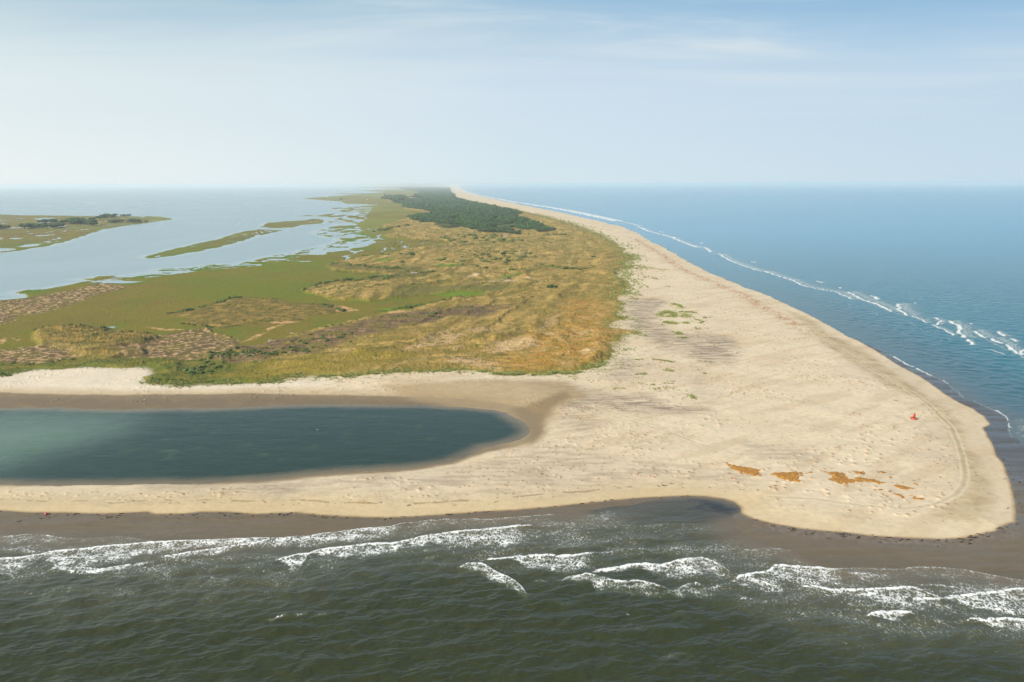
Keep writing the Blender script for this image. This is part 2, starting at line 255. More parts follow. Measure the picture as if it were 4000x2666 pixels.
# little coppice mounds with a wind tail to the upper right
cx, cy = X/3.3, Y/3.3
c1, r1 = cell(cx, cy, 61); c2, r2 = cell((X-1.2)/3.3, (Y-1.6)/3.3, 61)
hum = drybase*ss(6, 16, d_dry)*hz*(r1 > .6)
mound = np.exp(-(c1*3.3/.55)**2)*hum
Z += mound*(.1+.5*r1)*ss(900, 300, Y) + .16*np.exp(-(c2*3.3/1.1)**2)*hum*ss(700, 300, Y)
far_hill = ss(3000, 9000, Y)*(land > 0)*veg*1.5
Z += far_hill
# colours -------------------------------------------------------------
C = np.zeros((N, 3), F32); wet = np.zeros(N, F32)
n1 = fbm(X/60, Y/60, 21, 4); n2 = fbm(X/9, Y/9, 22, 4); n3 = fbm(X/2.2, Y/2.2, 23, 3); n4 = fbm(X/220, Y/300, 24, 3)
def mix(m, c):
    m = np.clip(m, 0, 1)[:, None].astype(F32); C[:] = C*(1-m)+A(c).astype(F32)[None, :]*m
def mixi(i, m, c):
    m = np.clip(m, 0, 1)[:, None].astype(F32); C[i] = C[i]*(1-m)+A(c).astype(F32)[None, :]*m
mix(np.ones(N), (244,224,190))
mix(ss(-.1, .5, n1)*.5, (226,198,156)); mix(ss(.0, .5, n2)*.35, (246,224,186)); mix(ss(-.05, -.5, n3)*.22, (214,186,146))
mix(ss(-.05, -.35, fbm(X/90, Y/90, 28, 3))*.5, (232,212,182))
mix(ss(.0, .3, fbm((X*.8+Y*.6)/60, (Y*.8-X*.6)/9, 27, 4))*.4, (214,188,150))
nearband = ss(26, 2, d_dry)*(Y < 420); mix(nearband*.75*ss(140, 40, X-.3*(Y-230)), (229,202,152)); mix(nearband*.3, (226,204,164))
def paint(px, col, soft=2.0, warp=1.5, a=1.0, thr=None, tsc=(10, 10), tseed=0, tw=.12):
    P, i = ids_of(px)
    if len(i) == 0: return
    d = sdf(P, X[i]+wa[i]*warp*far[i], Y[i]+wb[i]*warp*far[i])
    m = ss(-soft, soft, d)*a
    if thr is not None:
        m = m*ss(thr-tw, thr+tw, fbm(X[i]/tsc[0], Y[i]/tsc[1], 200+tseed, 4))
    mixi(i, m, col)
for q, a in GREY:
    paint(q, (198,178,152), 9, 2.2, a*.8, -.15, (18, 12), 9, .25); paint(q, (146,127,108), 8, 2.2, a*.8, -.02, (16, 3.4), 3, .16); paint(q, (232,212,182), 8, 2, a*.7, .10, (14, 2.2), 4)
paint(TANR, (206,182,140), 4, 1.2, .75); paint(TANR, (184,162,126), 3, 1.2, .6, .05, (12, 7), 5); paint(TANR, (228,208,168), 3, 1.2, .5, .1, (6, 14), 6)
paint(PTIP, (228,208,178), 9, 2, .6); paint(PTIP, (190,170,142), 8, 2, .55, .08, (14, 3.5), 7, .15)
# red-brown wrack flecks on the mounds and along the old tide line
mix(mound*ss(.6, .95, r1)*1.0, (168,112,76))
k1, k2 = cell(X/2.1, Y/2.4, 66)
mix((k1 < .16)*(k2 > .78)*drybase*ss(4, 10, d_dry)*ss(-.2, .2, n1)*.8, (150,108,76))
orr = ((Y > 520) & (Y < 1900) & (X > 100)); dline = np.abs(d_dry-24-6*fbm(X/70, Y/70, 67, 3))
mix(orr*ss(9, 2, dline)*(n3+n2 > .1)*.75, (196,132,86))
mix((np.abs(d_dry-9-3*fbm(X/20, Y/20, 68, 3)) < .5+.5*n2)*(n2 > .05)*(Y < 330)*(X < 40)*.5, (150,114,78))
paint([(-600,1560),(-600,1480),(0,1470),(340,1430),(620,1440),(640,1500),(900,1512),(1300,1490),(1300,1515),(700,1545),(0,1540)], (250,234,208), 6, 2, .8)
for q in ([(1280,1200),(1420,1165),(1560,1190),(1550,1235),(1300,1228)],[(1350,1128),(1430,1108),(1540,1160),(1480,1160)],[(1330,1262),(1400,1300),(1540,1282),(1400,1255)],[(1370,1360),(1490,1365),(1480,1385),(1380,1382)]): paint(zc(2000,700,2.24,q), (190,186,112), 3, 1.2, .75, -.05, (3.5, 2.2), 52)
# tyre tracks
for pts, wd, a in TRACKS:
    P = W(pts); i = sub(P, 10)
    d = sdf(P, X[i], Y[i], False); m = np.exp(-((d-wd)/.42)**2)
    mixi(i, m*a*.8, (240,226,190)); Z[i] -= m*.06; mixi(i, np.exp(-(d/.5)**2)*a*.4, (178,158,126))
# wet sand
wetm = ss(.5, -.7, d_dry)*(Y < 1500)*(Y > 100)*(X > -2000)
wetm = np.where(((d_pool > -40) & (-d_pool < d_main)) | ((X < -.07*Y) & (Y > 340)) | (isl > -20), 0, wetm)
band = np.clip(-d_dry, 0, 40)
Cw = np.array([A((110,93,77))])
mix(wetm, (126,109,80)); mix(wetm*ss(.0, .4, n2)*.4, (110,96,74)); mix(wetm*ss(8, 22, band)*.6, (108,98,74)); mix(wetm*ss(.05, .3, fbm((X-.2*Y)/22, Y/3.4, 58, 4))*.5, (134,114,88))
mix(wetm*ss(1.6, .1, band)*ss(-.1, .3, n3)*.6, (170,140,96))
paint([(2900,2050),(3000,2052),(3134,2075),(3313,2095),(3491,2110),(3700,2118),(3900,2100),(3960,2060),(4020,2080),(3950,2125),(3700,2145),(3400,2128),(3200,2112),(3050,2090)], (150,130,115), 1.2, .5, .55, .05, (1.2, 2.6), 8, .1)
mix(wetm*ss(150, 190, X)*ss(235, 262, Y)*.85, (92,92,92))  # right flat: grey painted in for the sky it reflects
wet = wetm*np.clip(.85+.5*fbm((X-.2*Y)/30, Y/5, 59, 3), .4, 1)
swl = wetm*(np.abs(np.sin(band*1.1+4*fbm(X/28, Y/28, 60, 3)))<.10)*(n1 > -.1); mix(swl*.35, (150,132,106))
mixi(np.arange(N), ss(1.2, 0, d_dry)*(d_dry > 0)*(Y < 420)*.6*(wetm < .5), (196,158,108))
# pool margin
P, i = ids_of(POOLWET, 60)
dpw = sdf(P, X[i]+wa[i]*.35, Y[i]+wb[i]*.35); m = ss(-2.2, 1.4, dpw)
mixi(i, m*.97, (150,128,92)); mixi(i, m*ss(0, 1, dpw/12)*(Y[i] > 300)*.6, (126,108,80)); mixi(i, m*ss(.1, .4, n2[i])*.35, (160,136,98))
wet[i] = np.maximum(wet[i], m*.55)
tanu = ss(-14, 0, dpw)*(1-m)*(Y[i] > 352)
mixi(i, tanu*.7, (206,180,138))
paint([(1500,1520),(1800,1500),(2214,1500),(2300,1560),(2190,1600),(2130,1680),(2080,1740),(1990,1760),(1800,1600),(1600,1560)], (188,162,120), 5, 1, .75)
paint([(2000,1600),(2060,1590),(2200,1545),(2230,1560),(2160,1600),(2120,1650),(2130,1700),(2070,1745),(2060,1690)], (150,128,92), 3, .8, .75)
# vegetation -----------------------------------------------------------
mix(veg, (180,148,82))
mix(veg*ss(-.1, .35, n2+.6*n1)*.7, (146,130,58)); mix(veg*ss(.0, .40, n3+.3*n2)*.6, (214,178,102)); mix(veg*ss(.0, -.40, n3)*.55, (106,94,44))
mix(veg*ss(.05, .4, n4+.3*n1)*.45, (146,138,62))
st = fbm(d_veg/9+.5*n1, (X+Y)/90, 34, 4); st2 = fbm(X/15, Y/17, 35, 4)
mix(veg*ss(.02, .35, st)*.55, (222,182,108)); mix(veg*ss(-.02, -.35, st)*.55, (118,106,46)); mix(veg*ss(.08, .35, st2)*.4, (222,190,122)); mix(veg*ss(-.05, -.3, st2)*.6, (118,118,42)); mix(veg*ss(.05, .3, fbm((X*.93-Y*.37)/9, (X*.37+Y*.93)/70, 40, 4))*.5, (112,106,44))
mix(veg*ss(.28, .45, fbm(X/13, Y/17, 36, 4))*.7, (92,96,38))
gx = ss(-250, 200, X+40*n1)
mix(veg*gx*ss(1400, 500, Y)*.35*(1-marsh), (176,142,72))
mix(veg*(1-marsh)*ss(.35, .75, np.clip(rid, 0, 1))*.35, (130,112,56))
mix(veg*(1-marsh)*ss(0, 26, np.maximum(0, 26-d_veg))*ss(700, 1200, Y)*.6, (128,124,60))
for q in (PALE): paint(q, (206,172,126), 3, 1.3, .85, -.1, (7, 4), 11); 
for q in (PALE[:3]): paint(q, (228,200,160), 2.5, 1, .7)
paint(O1, (188,138,60), 9, 2.2, .85, -.2, (26, 14), 12, .25); paint(O1, (164,136,56), 8, 2, .7, .02, (16, 8), 13); paint(O1, (206,170,110), 8, 2, .6, .12, (12, 5), 19)
for q in PALE[10:15]: paint(q, (214,184,136), 2.5, 1.2, .85, -.05, (5, 3), 14)
mix(veg*ss(-20, -150, X+.1*(Y-450))*(Y < 560)*ss(.1, -.2, n2)*.5, (128,124,46)); mix(veg*ss(.12, .3, fbm(X/6, Y/8, 39, 3))*.4*(Y < 900), (104,98,40))
# marsh
mix(marsh, (130,118,42)); mix(marsh*ss(-.15, .25, n4+.4*n1)*.85, (112,122,26)); mix(marsh*ss(.05, .4, n1-.5*n4)*.6, (126,108,48)); mix(marsh*ss(.0, .5, n3)*.25, (122,116,46)); mix(marsh*ss(.0, -.4, n3+.4*n2)*.3, (104,100,38)); mix(marsh*ss(.1, .35, fbm(X/34, Y/60, 37, 4))*.4, (100,122,24))
mix(marsh*ss(-40, -5, -d_marsh)*ss(700, 350, Y)*0.0, (100,118,36))
mix(marsh*ss(22, 3, d_marsh)*(d_marsh > 0)*(Y < 1200)*.55*ss(-.2, .2, n1+.1), (104,122,34))
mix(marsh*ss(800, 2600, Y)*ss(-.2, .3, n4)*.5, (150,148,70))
mix(marsh*ss(.6, 3, Y/1000)*ss(.1, .4, n2)*.3, (132,106,66))
edge = ss(26, 4, land)*(land > 0)*marsh*(dsound < 120)
mix(edge*ss(-.2, .15, n1+n2*.5)*.85*(Y < 3500), (88,124,32)); mix(ss(40, 5, isl)*(isl > -5)*ss(-.1, .2, n1)*.6, (92,122,40))
mix((isl > 10)*ss(-.05, .25, n1+n2*.4)*.7, (122,98,60)); mix((isl > 40)*(Y > 1100)*ss(.0, .3, n4)*.5, (104,110,58))
for q in BGS+[BG1, BG2]: paint(q, (112,138,30), 3, 1, .9)
paint([(1560,1120),(1750,1125),(1900,1128),(2000,1120),(1960,1140),(1900,1160),(1940,1150),(1760,1142),(1640,1160),(1500,1178),(1540,1150)], (112,108,50), 4, 1.2, .8)
for q in (D1, D2, D3):
    paint(q, (128,110,52), 3, 1.4, .95); paint(q, (166,136,72), 3, 1.4, .8, .02, (12, 8), 15); paint(q, (96,94,42), 3, 1.4, .7, .12, (9, 6), 16)
    P, i = ids_of(q); Z[i] += ss(-3, 12, sdf(P, XW[i], YW[i]))*(1.2+1.3*fbm(X[i]/18, Y[i]/22, 17, 3)+.4*tus[i])
def flats(q, s, streak=.06, base=(112,92,62)):
    paint(q, base, 7, 2.2, .9); paint(q, (96,82,56), 2.5, 1.5, .55, .05, (8, 6), s); paint(q, (122,112,52), 5, 2, .8, .04, (20, 16), s+1, .2)
    paint(q, (228,184,136), 6, 2.2, .7, streak+.19, (5.0, 4.0), s+2, .11); paint(q, (238,198,150), 6, 2.2, .6, streak+.25, (4.0, 3.4), s+3, .09)
flats(M1, 30, .02); flats(M2, 36, .02); flats(M3, 42, .0)

for q in ([(544,1278),(570,1282),(690,1288),(725,1291),(640,1294)],[(0,1325),(35,1322),(10,1345),(-200,1350)],[(55,1322),(85,1330),(60,1335)],[(950,1340),(1000,1325),(1060,1290),(1100,1275),(1150,1262),(1060,1280),(1000,1310)],
          [(1055,1265),(1100,1258),(1160,1262),(1090,1270)],[(1300,1200),(1344,1200),(1410,1215),(1340,1222),(1320,1232)],[(1490,1223),(1560,1225),(1610,1232),(1520,1235)]):
    paint(q, (216,172,118), 1.2, .9, .95, -.12, (7, 5), 44)
paint(M4, (120,98,72), 5, 1.6, .85); paint(M4, (96,80,64), 5, 1.6, .7, .0, (14, 9), 45); paint(M4, (178,142,104), 5, 1.6, .55, .12, (7, 4), 46); paint(M4, (134,120,56), 5, 1.6, .7, .05, (18, 12), 47)
for q in ([(1655,1270),(1700,1240),(1800,1215),(1870,1210),(1960,1200),(2080,1190),(1990,1212),(1920,1228),(1780,1245)],): paint(q, (108,84,66), 2, 1, .7, -.1, (10, 6), 48)
paint(GB, (104,108,42), 4, 1.4, .85); paint(GB, (82,96,32), 3, 1.4, .7, .02, (6, 5), 49); paint(GB, (148,130,60), 3, 1.4, .6, .14, (14, 8), 50)
paint([(820,1490),(1000,1450),(1200,1410),(1500,1395),(1640,1400),(1500,1440),(1400,1470),(1250,1475),(1000,1500)], (152,132,52), 6, 1.5, .65)
paint([(980,1480),(1120,1440),(1250,1430),(1300,1460),(1200,1478),(1080,1490)], (174,152,54), 5, 1.5, .45, .0, (7, 5), 51)
bare = veg*ss(3.5, 0, np.abs(d_veg))*(Y < 1500)
mix(bare*ss(-.15, .2, n3)*.35, (96,118,40))
# grass fades into sand in ragged wisps
rag = ss(-7, -.5, d_veg)*(veg < .5)*ss(.12, .3, n3+.3*n2)*(Y < 2500)*(1-wetm)*(d_pool < -8)
mix(rag*.8, (134,146,70))
wisp = ss(-20, -1, d_veg)*(veg < .5)*ss(.20, .34, fbm(X/7, Y/2.6, 38, 3))*(Y < 1500)*(1-wetm)*(d_pool < -14)*(X > -120); mix(wisp*.75, (124,142,64)); Z += wisp*.35
grn = veg*ss(9, 1, d_veg)*ss(.0, .25, n2+.3)*(Y < 1500); mix(grn*.4, (112,122,42))
paint([(1660,1070),(1600,1072),(1560,1075),(1400,1100),(1480,1108),(1600,1095),(1700,1080)], (98,96,46), 4, 1.5, .6)
paint([(1250,1045),(1400,1040),(1600,1050),(1700,1060),(1640,1072),(1450,1068),(1300,1058)], (100,100,46), 4, 1.5, .55)
# low dark thicket growing along the old ridges and marsh rims
for pts, wd in (([(656,1231),(720,1218),(759,1213),(848,1187),(915,1168),(1000,1166),(1089,1171)],5),([(714,1267),(848,1285),(1000,1266),(1156,1254)],4),([(1134,1191),(1268,1193),(1344,1216)],6),
    ([(1178,1142),(1268,1114),(1360,1106),(1446,1096),(1530,1090),(1640,1078),(1700,1070)],11),([(1277,1040),(1350,1045),(1450,1052),(1560,1060)],10),([(1300,1062),(1450,1072),(1560,1075)],9),([(1480,1222),(1560,1208),(1640,1198),(1700,1190),(1760,1177),(1888,1160),(1970,1155)],7),
    ([(140,1300),(199,1292),(325,1283),(406,1290),(421,1307)],4),([(344,1361),(440,1356),(574,1338)],5),([(1400,1008),(1470,1000),(1600,998)],14),([(1530,1130),(1600,1128),(1770,1108),(1790,1104)],4),([(1480,900),(1600,882)],22),([(1700,1052),(1900,1040),(2100,1010),(2280,1000)],9),
    ([(1900,1130),(2050,1072),(2130,1048),(2300,1058)],6),([(1560,985),(1700,975),(1900,955)],16),([(1300,855),(1480,838),(1560,825)],14)):
    P = W(pts); i = sub(P, wd*4); dr = sdf(P, X[i]+wa[i]*.9*far[i], Y[i]+wb[i]*.9*far[i], False)
    m = ss(wd, wd*.3, dr)*ss(-.18, .12, n2[i])*(veg[i] > .3)*(land[i] > 1); mixi(i, m*.75, (82,86,36)); Z[i] += m*.5
# green turf of the forest floor
P, i = ids_of(FOREST); mixi(i, ss(-6, 10, sdf(P, XW[i], YW[i]))*.9, (74,86,44))
Ct = C*(1+.22*veg[:, None])*(1+.10*n3[:, None]+.06*n2[:, None])
Zg = Z.copy(); Zg[(Y < 118)] = -3
def height_at(x, y):
    r = np.clip(np.searchsorted(Yr, y), 1, NR-1); r = r-1 if abs(Yr[r-1]-y) < abs(Yr[r]-y) else r
    dd = max(Yr[r]*CP+H*SP, 150); c = int(np.clip(np.searchsorted(tc, x/dd), 1, NC-1))
    return float(Zg[r*NC+c])
# ------------------------------------------------------------------ water colour, foam and waves
WC = np.zeros((N, 3), F32); foam = np.zeros(N, F32); crest = np.zeros(N, F32); WZ = np.zeros(N, F32)
def wmix(i, m, c):
    m = np.clip(m, 0, 1)[:, None].astype(F32); WC[i] = WC[i]*(1-m)+lin(c).astype(F32)[None, :]*m
al = np.arange(N); off = np.clip(-land, 0, None)
mid = (X-(Y-300)*.05)          # east of the island
is_pool = (d_pool > -25) & (Y < 420) & (Y > 230)
is_sound = (~is_pool) & (Y > 400) & (X < -.07*Y)
wmix(al, np.ones(N), (47,51,28))
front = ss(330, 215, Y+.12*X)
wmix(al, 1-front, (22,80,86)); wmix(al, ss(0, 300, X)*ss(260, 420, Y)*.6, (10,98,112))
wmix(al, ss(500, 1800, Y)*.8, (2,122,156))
sw = 10*n1
wmix(al, ss(52, 6, off+sw*.6)*front*.55, (78,70,52)); wmix(al, ss(16, 0, off)*(Y < 420)*.8, (104,88,68))
wmix(al, ss(75, 10, off)*(Y > 250)*(X > 60)*ss(1000, 500, Y)*.7, (54,74,80))
wmix(al, ss(.1, .5, n4+.5*n1)*front*.3, (36,56,46))
P, i = ids_of([(2300,1975),(2469,1962),(2580,1950),(2700,1944),(2826,1957),(2885,1980),(2900,2002),(2860,2025),(2750,2040),(2500,2030),(2300,2020)]); wmix(i, ss(-2, 3, sdf(P, X[i], Y[i]))*.7, (56,56,46))
P, i = ids_of([(2620,1962),(2720,1950),(2800,1965),(2880,1988),(2850,2008),(2760,1995),(2680,1985)]); wmix(i, ss(-2, 2, sdf(P, XW[i], Y[i]))*.85*ss(-.2, .2, n2[i]+.15), (26,28,30))
# pool: dark green, paler at its western end, sandy at its rim
ip = np.nonzero(is_pool)[0]
wmix(ip, np.ones(len(ip)), (18,42,24))
wd = sdf(W([(-4000,1600),(300,1600),(520,1608),(590,1640),(540,1690),(400,1745),(200,1790),(60,1850),(-4000,2100)]), XW[ip], YW[ip])
wmix(ip, ss(-12, 26, wd+5*n2[ip]+7*n1[ip])*.75, (80,104,86)); wmix(ip, ss(6, 70, wd)*.55, (108,128,110))
wmix(ip, ss(9, 0, d_pool[ip])*.75, (122,106,80)); wmix(ip, ss(.25, .45, n2[ip])*ss(8, 20, d_pool[ip])*.35, (58,84,36)); wmix(ip, ss(.0, .35, n1[ip])*ss(-300, 40, X[ip])*.5, (12,30,22))
isn = np.nonzero(is_sound)[0]
wmix(isn, np.ones(len(isn)), (120,142,146)); wmix(isn, ss(.0, .4, n4[isn])*.35, (134,154,158)); wmix(isn, ss(60, 4, off[isn])*.5, (120,140,140))
wmix(isn, ss(22, 2, off[isn])*.6, (150,165,165))
# one breaker: crest polyline as Y over X, foam trailing seaward (towards -Y)
def breaker(pts, dens=1.0, hump=.35, trail=1.0, head=.55):
    a = np.array(pts, float)
    cx_, cy_ = px2w(a[:, 0], a[:, 1]); _, by = px2w(a[:, 0], a[:, 1]+a[:, 2])
    o = np.argsort(cx_); cx_, cy_, wv = cx_[o], cy_[o], (cy_-by)[o]
    i = np.nonzero((X > cx_[0]-3) & (X < cx_[-1]+3) & (Y > (cy_-wv).min()-6) & (Y < cy_.max()+6))[0]
    if not len(i): return
    x = X[i]; yc = np.interp(x, cx_, cy_)+.9*fbm(x/7, x*0, 301, 3)+.25*pn(x/1.3, x*0, 302); w = np.maximum(np.interp(x, cx_, wv), .4)*(1+.35*fbm(x/6, x*0, 303, 2))
    fade = ss(cx_[0]-2, cx_[0]+2, x)*ss(cx_[-1]+2, cx_[-1]-2, x)
    t = (yc-Y[i])/w; dm = yc-Y[i]
    body = ss(-.02, .02, t)*ss(1.25+.5*fbm(x/3, Y[i]/2.5, 306, 2), .55, t)*(.45+.16*np.sin(np.clip(t, 0, 1)*3.1))*(1+.9*fbm(x/4, Y[i]/3, 305, 3))*trail
    hd = ss(-.2, .0, dm)*ss(1.5, .2, dm)*head*(1.15+.5*fbm(x/2.5, x*0, 307, 3))
    fade2 = ss(cx_[0]-3, cx_[0]+4, x)*ss(cx_[-1]+3, cx_[-1]-7, x)
    f = np.clip(body*fade2+hd*fade, 0, 1.2)*dens
    foam[i] = np.maximum(foam[i], f)
    WZ[i] += fade*hump*np.where(dm < 0, np.exp(-(dm/.5)**2), np.exp(-(dm/2.6)**2))*min(1, dens+.2)
def r5(*p): return [(a/2.353, 2000+b/2.353, c/2.353) for a, b, c in p]
def r6(*p): return [(1000+a/2.353, 2000+b/2.353, c/2.353) for a, b, c in p]
def r7(*p): return [(2000+a/2.353, 2000+b/2.353, c/2.353) for a, b, c in p]
def r8(*p): return [(3000+a/2.353, 2000+b/2.353, c/2.353) for a, b, c in p]
breaker(r5((-900,240,90),(0,222,90),(170,208,100),(280,197,110),(450,208,100),(620,237,90),(700,250,60)), .62, .1)
breaker(r5((500,225,70),(700,222,90),(900,222,90),(1150,225,70),(1420,270,8)), .38, .05, head=.35)
breaker(r5((70,345,40),(200,338,60),(270,344,60),(375,385,10)), .6, .1)
breaker(r5((-900,470,150),(0,432,150),(140,425,180),(350,400,200),(420,385,120),(450,372,70),(700,345,200),(950,325,230),(1060,312,235),(1400,280,160),(1700,263,110),(2000,250,85),(2353,235,80))+
        r6((300,218,120),(500,200,150),(720,180,140),(1000,140,150),(1240,130,140),(1340,100,130),(1400,95,60)), 1.0, .35)
breaker(r5((-400,500,60),(0,540,40),(150,560,60),(250,575,50),(400,560,20)), .6, 0, head=0)
breaker(r5((500,480,30),(620,505,50),(800,520,60),(950,520,50),(1100,495,60),(1300,470,50),(1450,450,30)), 1.1, .1, head=.2)
breaker(r6((1340,100,60),(1470,90,70),(1700,65,90),(1900,55,60),(2150,65,60),(2353,45,60))+r7((200,25,30),(500,10,10)), .5, .1)
breaker(r5((1480,415,50),(1900,350,80),(2100,320,70),(2353,280,60))+r6((200,240,30)), .9, .25)
breaker(r6((200,437,20),(330,410,90),(400,395,170),(470,390,180),(490,388,20),(530,370,25),(600,352,60),(700,335,95),(1000,300,140),(1290,290,110),(1350,270,90),(1450,250,80),(1600,220,110),(1700,205,130),(1900,180,150),(2200,155,200),(2353,135,260))+
        r7((150,125,120),(180,124,10)), 1.0, .4)
breaker(r7((0,150,220),(200,160,130),(400,150,110),(650,160,120),(760,200,30)), .58, 0, head=0)
breaker(r7((860,210,60),(1000,180,120),(1250,130,160),(1500,105,170),(1700,108,120),(2000,130,60)), .36, .03, head=.1)
breaker(r6((1540,420,40),(1620,400,60),(1700,370,80),(1740,400,30)), .85, 0, head=0)
breaker(r6((300,630,30),(400,590,70),(480,560,120),(500,640,30)), .5, 0, head=0)
breaker(r6((2100,440,15),(2353,420,25))+r7((60,405,70),(200,400,150),(420,402,190),(560,396,180),(740,380,170),(780,376,30)), 1.0, .35)
breaker(r7((740,380,40),(900,360,80),(1200,340,70),(1800,345,60),(2353,340,70))+r8((120,330,50),(400,357,20)), .42, .15, head=.5)
breaker(r6((1880,505,10),(1950,475,60),(2060,465,110),(2150,520,110),(2353,620,110))+r7((60,660,110),(150,750,40)), .95, .3)
breaker(r7((460,632,12),(500,605,45),(680,570,80),(740,578,150),(800,600,110),(1000,640,90),(1200,650,80),(1400,690,50),(1450,715,10)), .78, .3)
breaker(r7((745,545,10),(800,530,35),(1000,505,50),(1080,490,40),(1200,485,60),(1370,487,110),(1480,460,170),(1600,440,210),(1740,423,200),(1800,440,190),(1900,480,160),(2050,600,60)), 1.0, .35)
breaker(r7((1000,420,60),(1200,410,60),(1400,420,40),(1500,440,10)), .34, 0, head=0)
breaker(r7((1520,697,15),(1600,670,100),(1700,657,140),(1760,680,130),(1790,720,60)), .75, .25)
breaker(r7((240,632,8),(265,625,40),(300,640,30)), .8, .15)
breaker(r7((380,820,20),(500,830,50),(600,850,20)), .45, 0, head=0); breaker(r7((850,800,10),(900,770,50),(930,765,20)), .7, 0, head=0)
breaker(r7((1450,930,30),(1560,900,70),(1650,960,60),(1700,1040,20)), .3, 0, head=0)
breaker(r7((2040,635,12),(2080,595,70),(2200,575,110),(2250,555,140),(2353,535,150))+r8((70,490,200),(150,495,210),(300,505,220),(560,518,190),(700,520,60)), 1.0, .3)
breaker(r8((560,518,60),(850,515,90),(1200,525,60),(1380,500,130),(1600,505,140),(1800,525,120),(2100,585,80),(2353,625,70),(3200,700,60)), .42, .08, head=.6)
breaker(r8((690,555,30),(850,562,110),(1000,580,130),(1130,610,110),(1200,665,40)), .6, .15)
breaker(r8((-350,640,40),(0,640,120),(150,640,180),(250,690,150),(330,780,50)), .85, 0, head=0)
breaker(r8((280,682,8),(450,690,30),(560,710,50),(650,725,50),(680,712,60),(900,712,170),(1100,705,230),(1310,692,230),(1400,720,180),(1500,760,120),(1600,790,20)), 1.0, .35)
breaker(r8((630,782,25),(670,770,70),(740,785,110),(850,820,60)), .45, .2)
breaker(r8((1340,660,30),(1600,672,70),(1850,705,50),(2080,728,20)), .5, .1)
breaker(r8((1310,830,15),(1350,800,70),(1480,795,100),(1600,800,110),(1640,820,30)), 1.0, .3)
breaker(r8((1610,800,12),(1680,775,90),(1850,765,190),(2000,755,240),(2090,735,270),(2200,720,240),(2353,698,220),(3200,640,200)), 1.0, .35)
breaker(r8((1280,930,20),(1400,950,60),(1500,990,60),(1620,1050,40),(1760,1130,20)), .42, 0, head=0)
breaker(r8((905,957,10),(950,930,50),(1060,915,120),(1200,915,70),(1300,925,40),(1345,942,10)), 1.1, .4)
breaker(r8((1835,1000,8),(1860,985,15),(1950,993,50),(2150,990,130),(2353,1000,170),(3200,1040,200)), 1.0, .4)
breaker(r8((1700,1000,20),(1800,1060,60),(1900,1110,50),(2050,1180,20)), .4, 0, head=0)
breaker(r7((2100,805,8),(2140,790,25),(2180,792,8)), 1.0, .2)
breaker(r6((150,985,8),(200,965,10),(260,950,6)), 1.2, .15); breaker(r6((390,942,5),(440,935,7)), 1.2, .1); breaker(r6((600,942,4),(650,936,5)), .9, .1)
breaker(r5((50,885,30),(110,870,50),(180,890,20)), .45, 0, head=0); breaker(r5((2060,1030,20),(2110,1005,50),(2150,1035,20)), .5, 0, head=0)
breaker(r7((1440,1330,50),(1460,1312,70),(1475,1320,50)), 1.0, .15); breaker(r7((1500,1300,6),(1550,1288,8)), .8, .1); breaker(r7((1155,1080,20),(1170,1070,20)), .9, .1)
breaker(r6((0,482,20),(100,462,30),(205,437,20)), .4, .15); breaker(r7((150,125,30),(400,122,40),(800,118,60),(1200,128,60),(1500,110,30)), .42, .08, head=.3)
breaker(r7((1400,725,40),(1600,715,90),(1800,700,110),(1950,660,60),(2040,640,10)), .62, .1, head=.3); breaker(r7((1740,423,60),(1900,410,70),(2100,425,80),(2353,470,70))+r8((100,480,40),), .38, .05, head=.2)
breaker(r8((1310,695,40),(1450,705,90),(1600,770,60),(1640,800,20)), .62, .1, head=.5); breaker(r8((1340,940,30),(1480,960,90),(1650,1010,90),(1840,1000,30)), .5, .05, head=.2)
breaker(r8((-330,780,50),(-150,800,60),(60,790,80),(300,840,40)), .45, 0, head=.1); breaker(r8((620,860,30),(750,880,50),(900,950,30)), .4, 0, head=.1); breaker(r6((1560,470,20),(1700,480,50),(1880,505,40)), .34, .1, head=.3)
breaker(r5((1300,470,20),(1600,440,60),(1900,430,70),(2353,400,50)), .45, .05, head=.2); breaker(r6((-100,400,50),(200,380,60),(300,400,30)), .5, 0, head=.1); breaker(r7((760,640,90),(1000,690,80),(1300,730,60),(1500,760,30)), .5, 0, head=.1)
# thin foam lines on the sea face of the beach
def fl(pts, w=1.0, d=1.0, back=0, bd=.4):
    P = W(pts); i = sub(P, w*5+back)
    dd = sdf(P, X[i]+1.2*pn(X[i]/9, Y[i]/9, 311)*w, Y[i]+2.0*pn(X[i]/9, Y[i]/9, 312)*w, False)
    foam[i] = np.maximum(foam[i], np.exp(-(dd/w)**2)*d)
    if back:
        side = sdf(P, X[i]-back*.55, Y[i]-back*.2, False)
        foam[i] = np.maximum(foam[i], np.exp(-(side/(back*.6))**2)*bd)
fl([(1795,736),(1817,749),(1875,765),(2000,789),(2112,806),(2214,823),(2321,846),(2400,863)], 10, 1.1, 26, .8)
fl([(1850,745),(1960,770),(2070,788),(2214,815),(2321,838),(2420,862)], 3, .8)
r3 = lambda *p: zc(2000,700,2.24,p); r4 = lambda *p: zc(3000,1100,2.24,p)
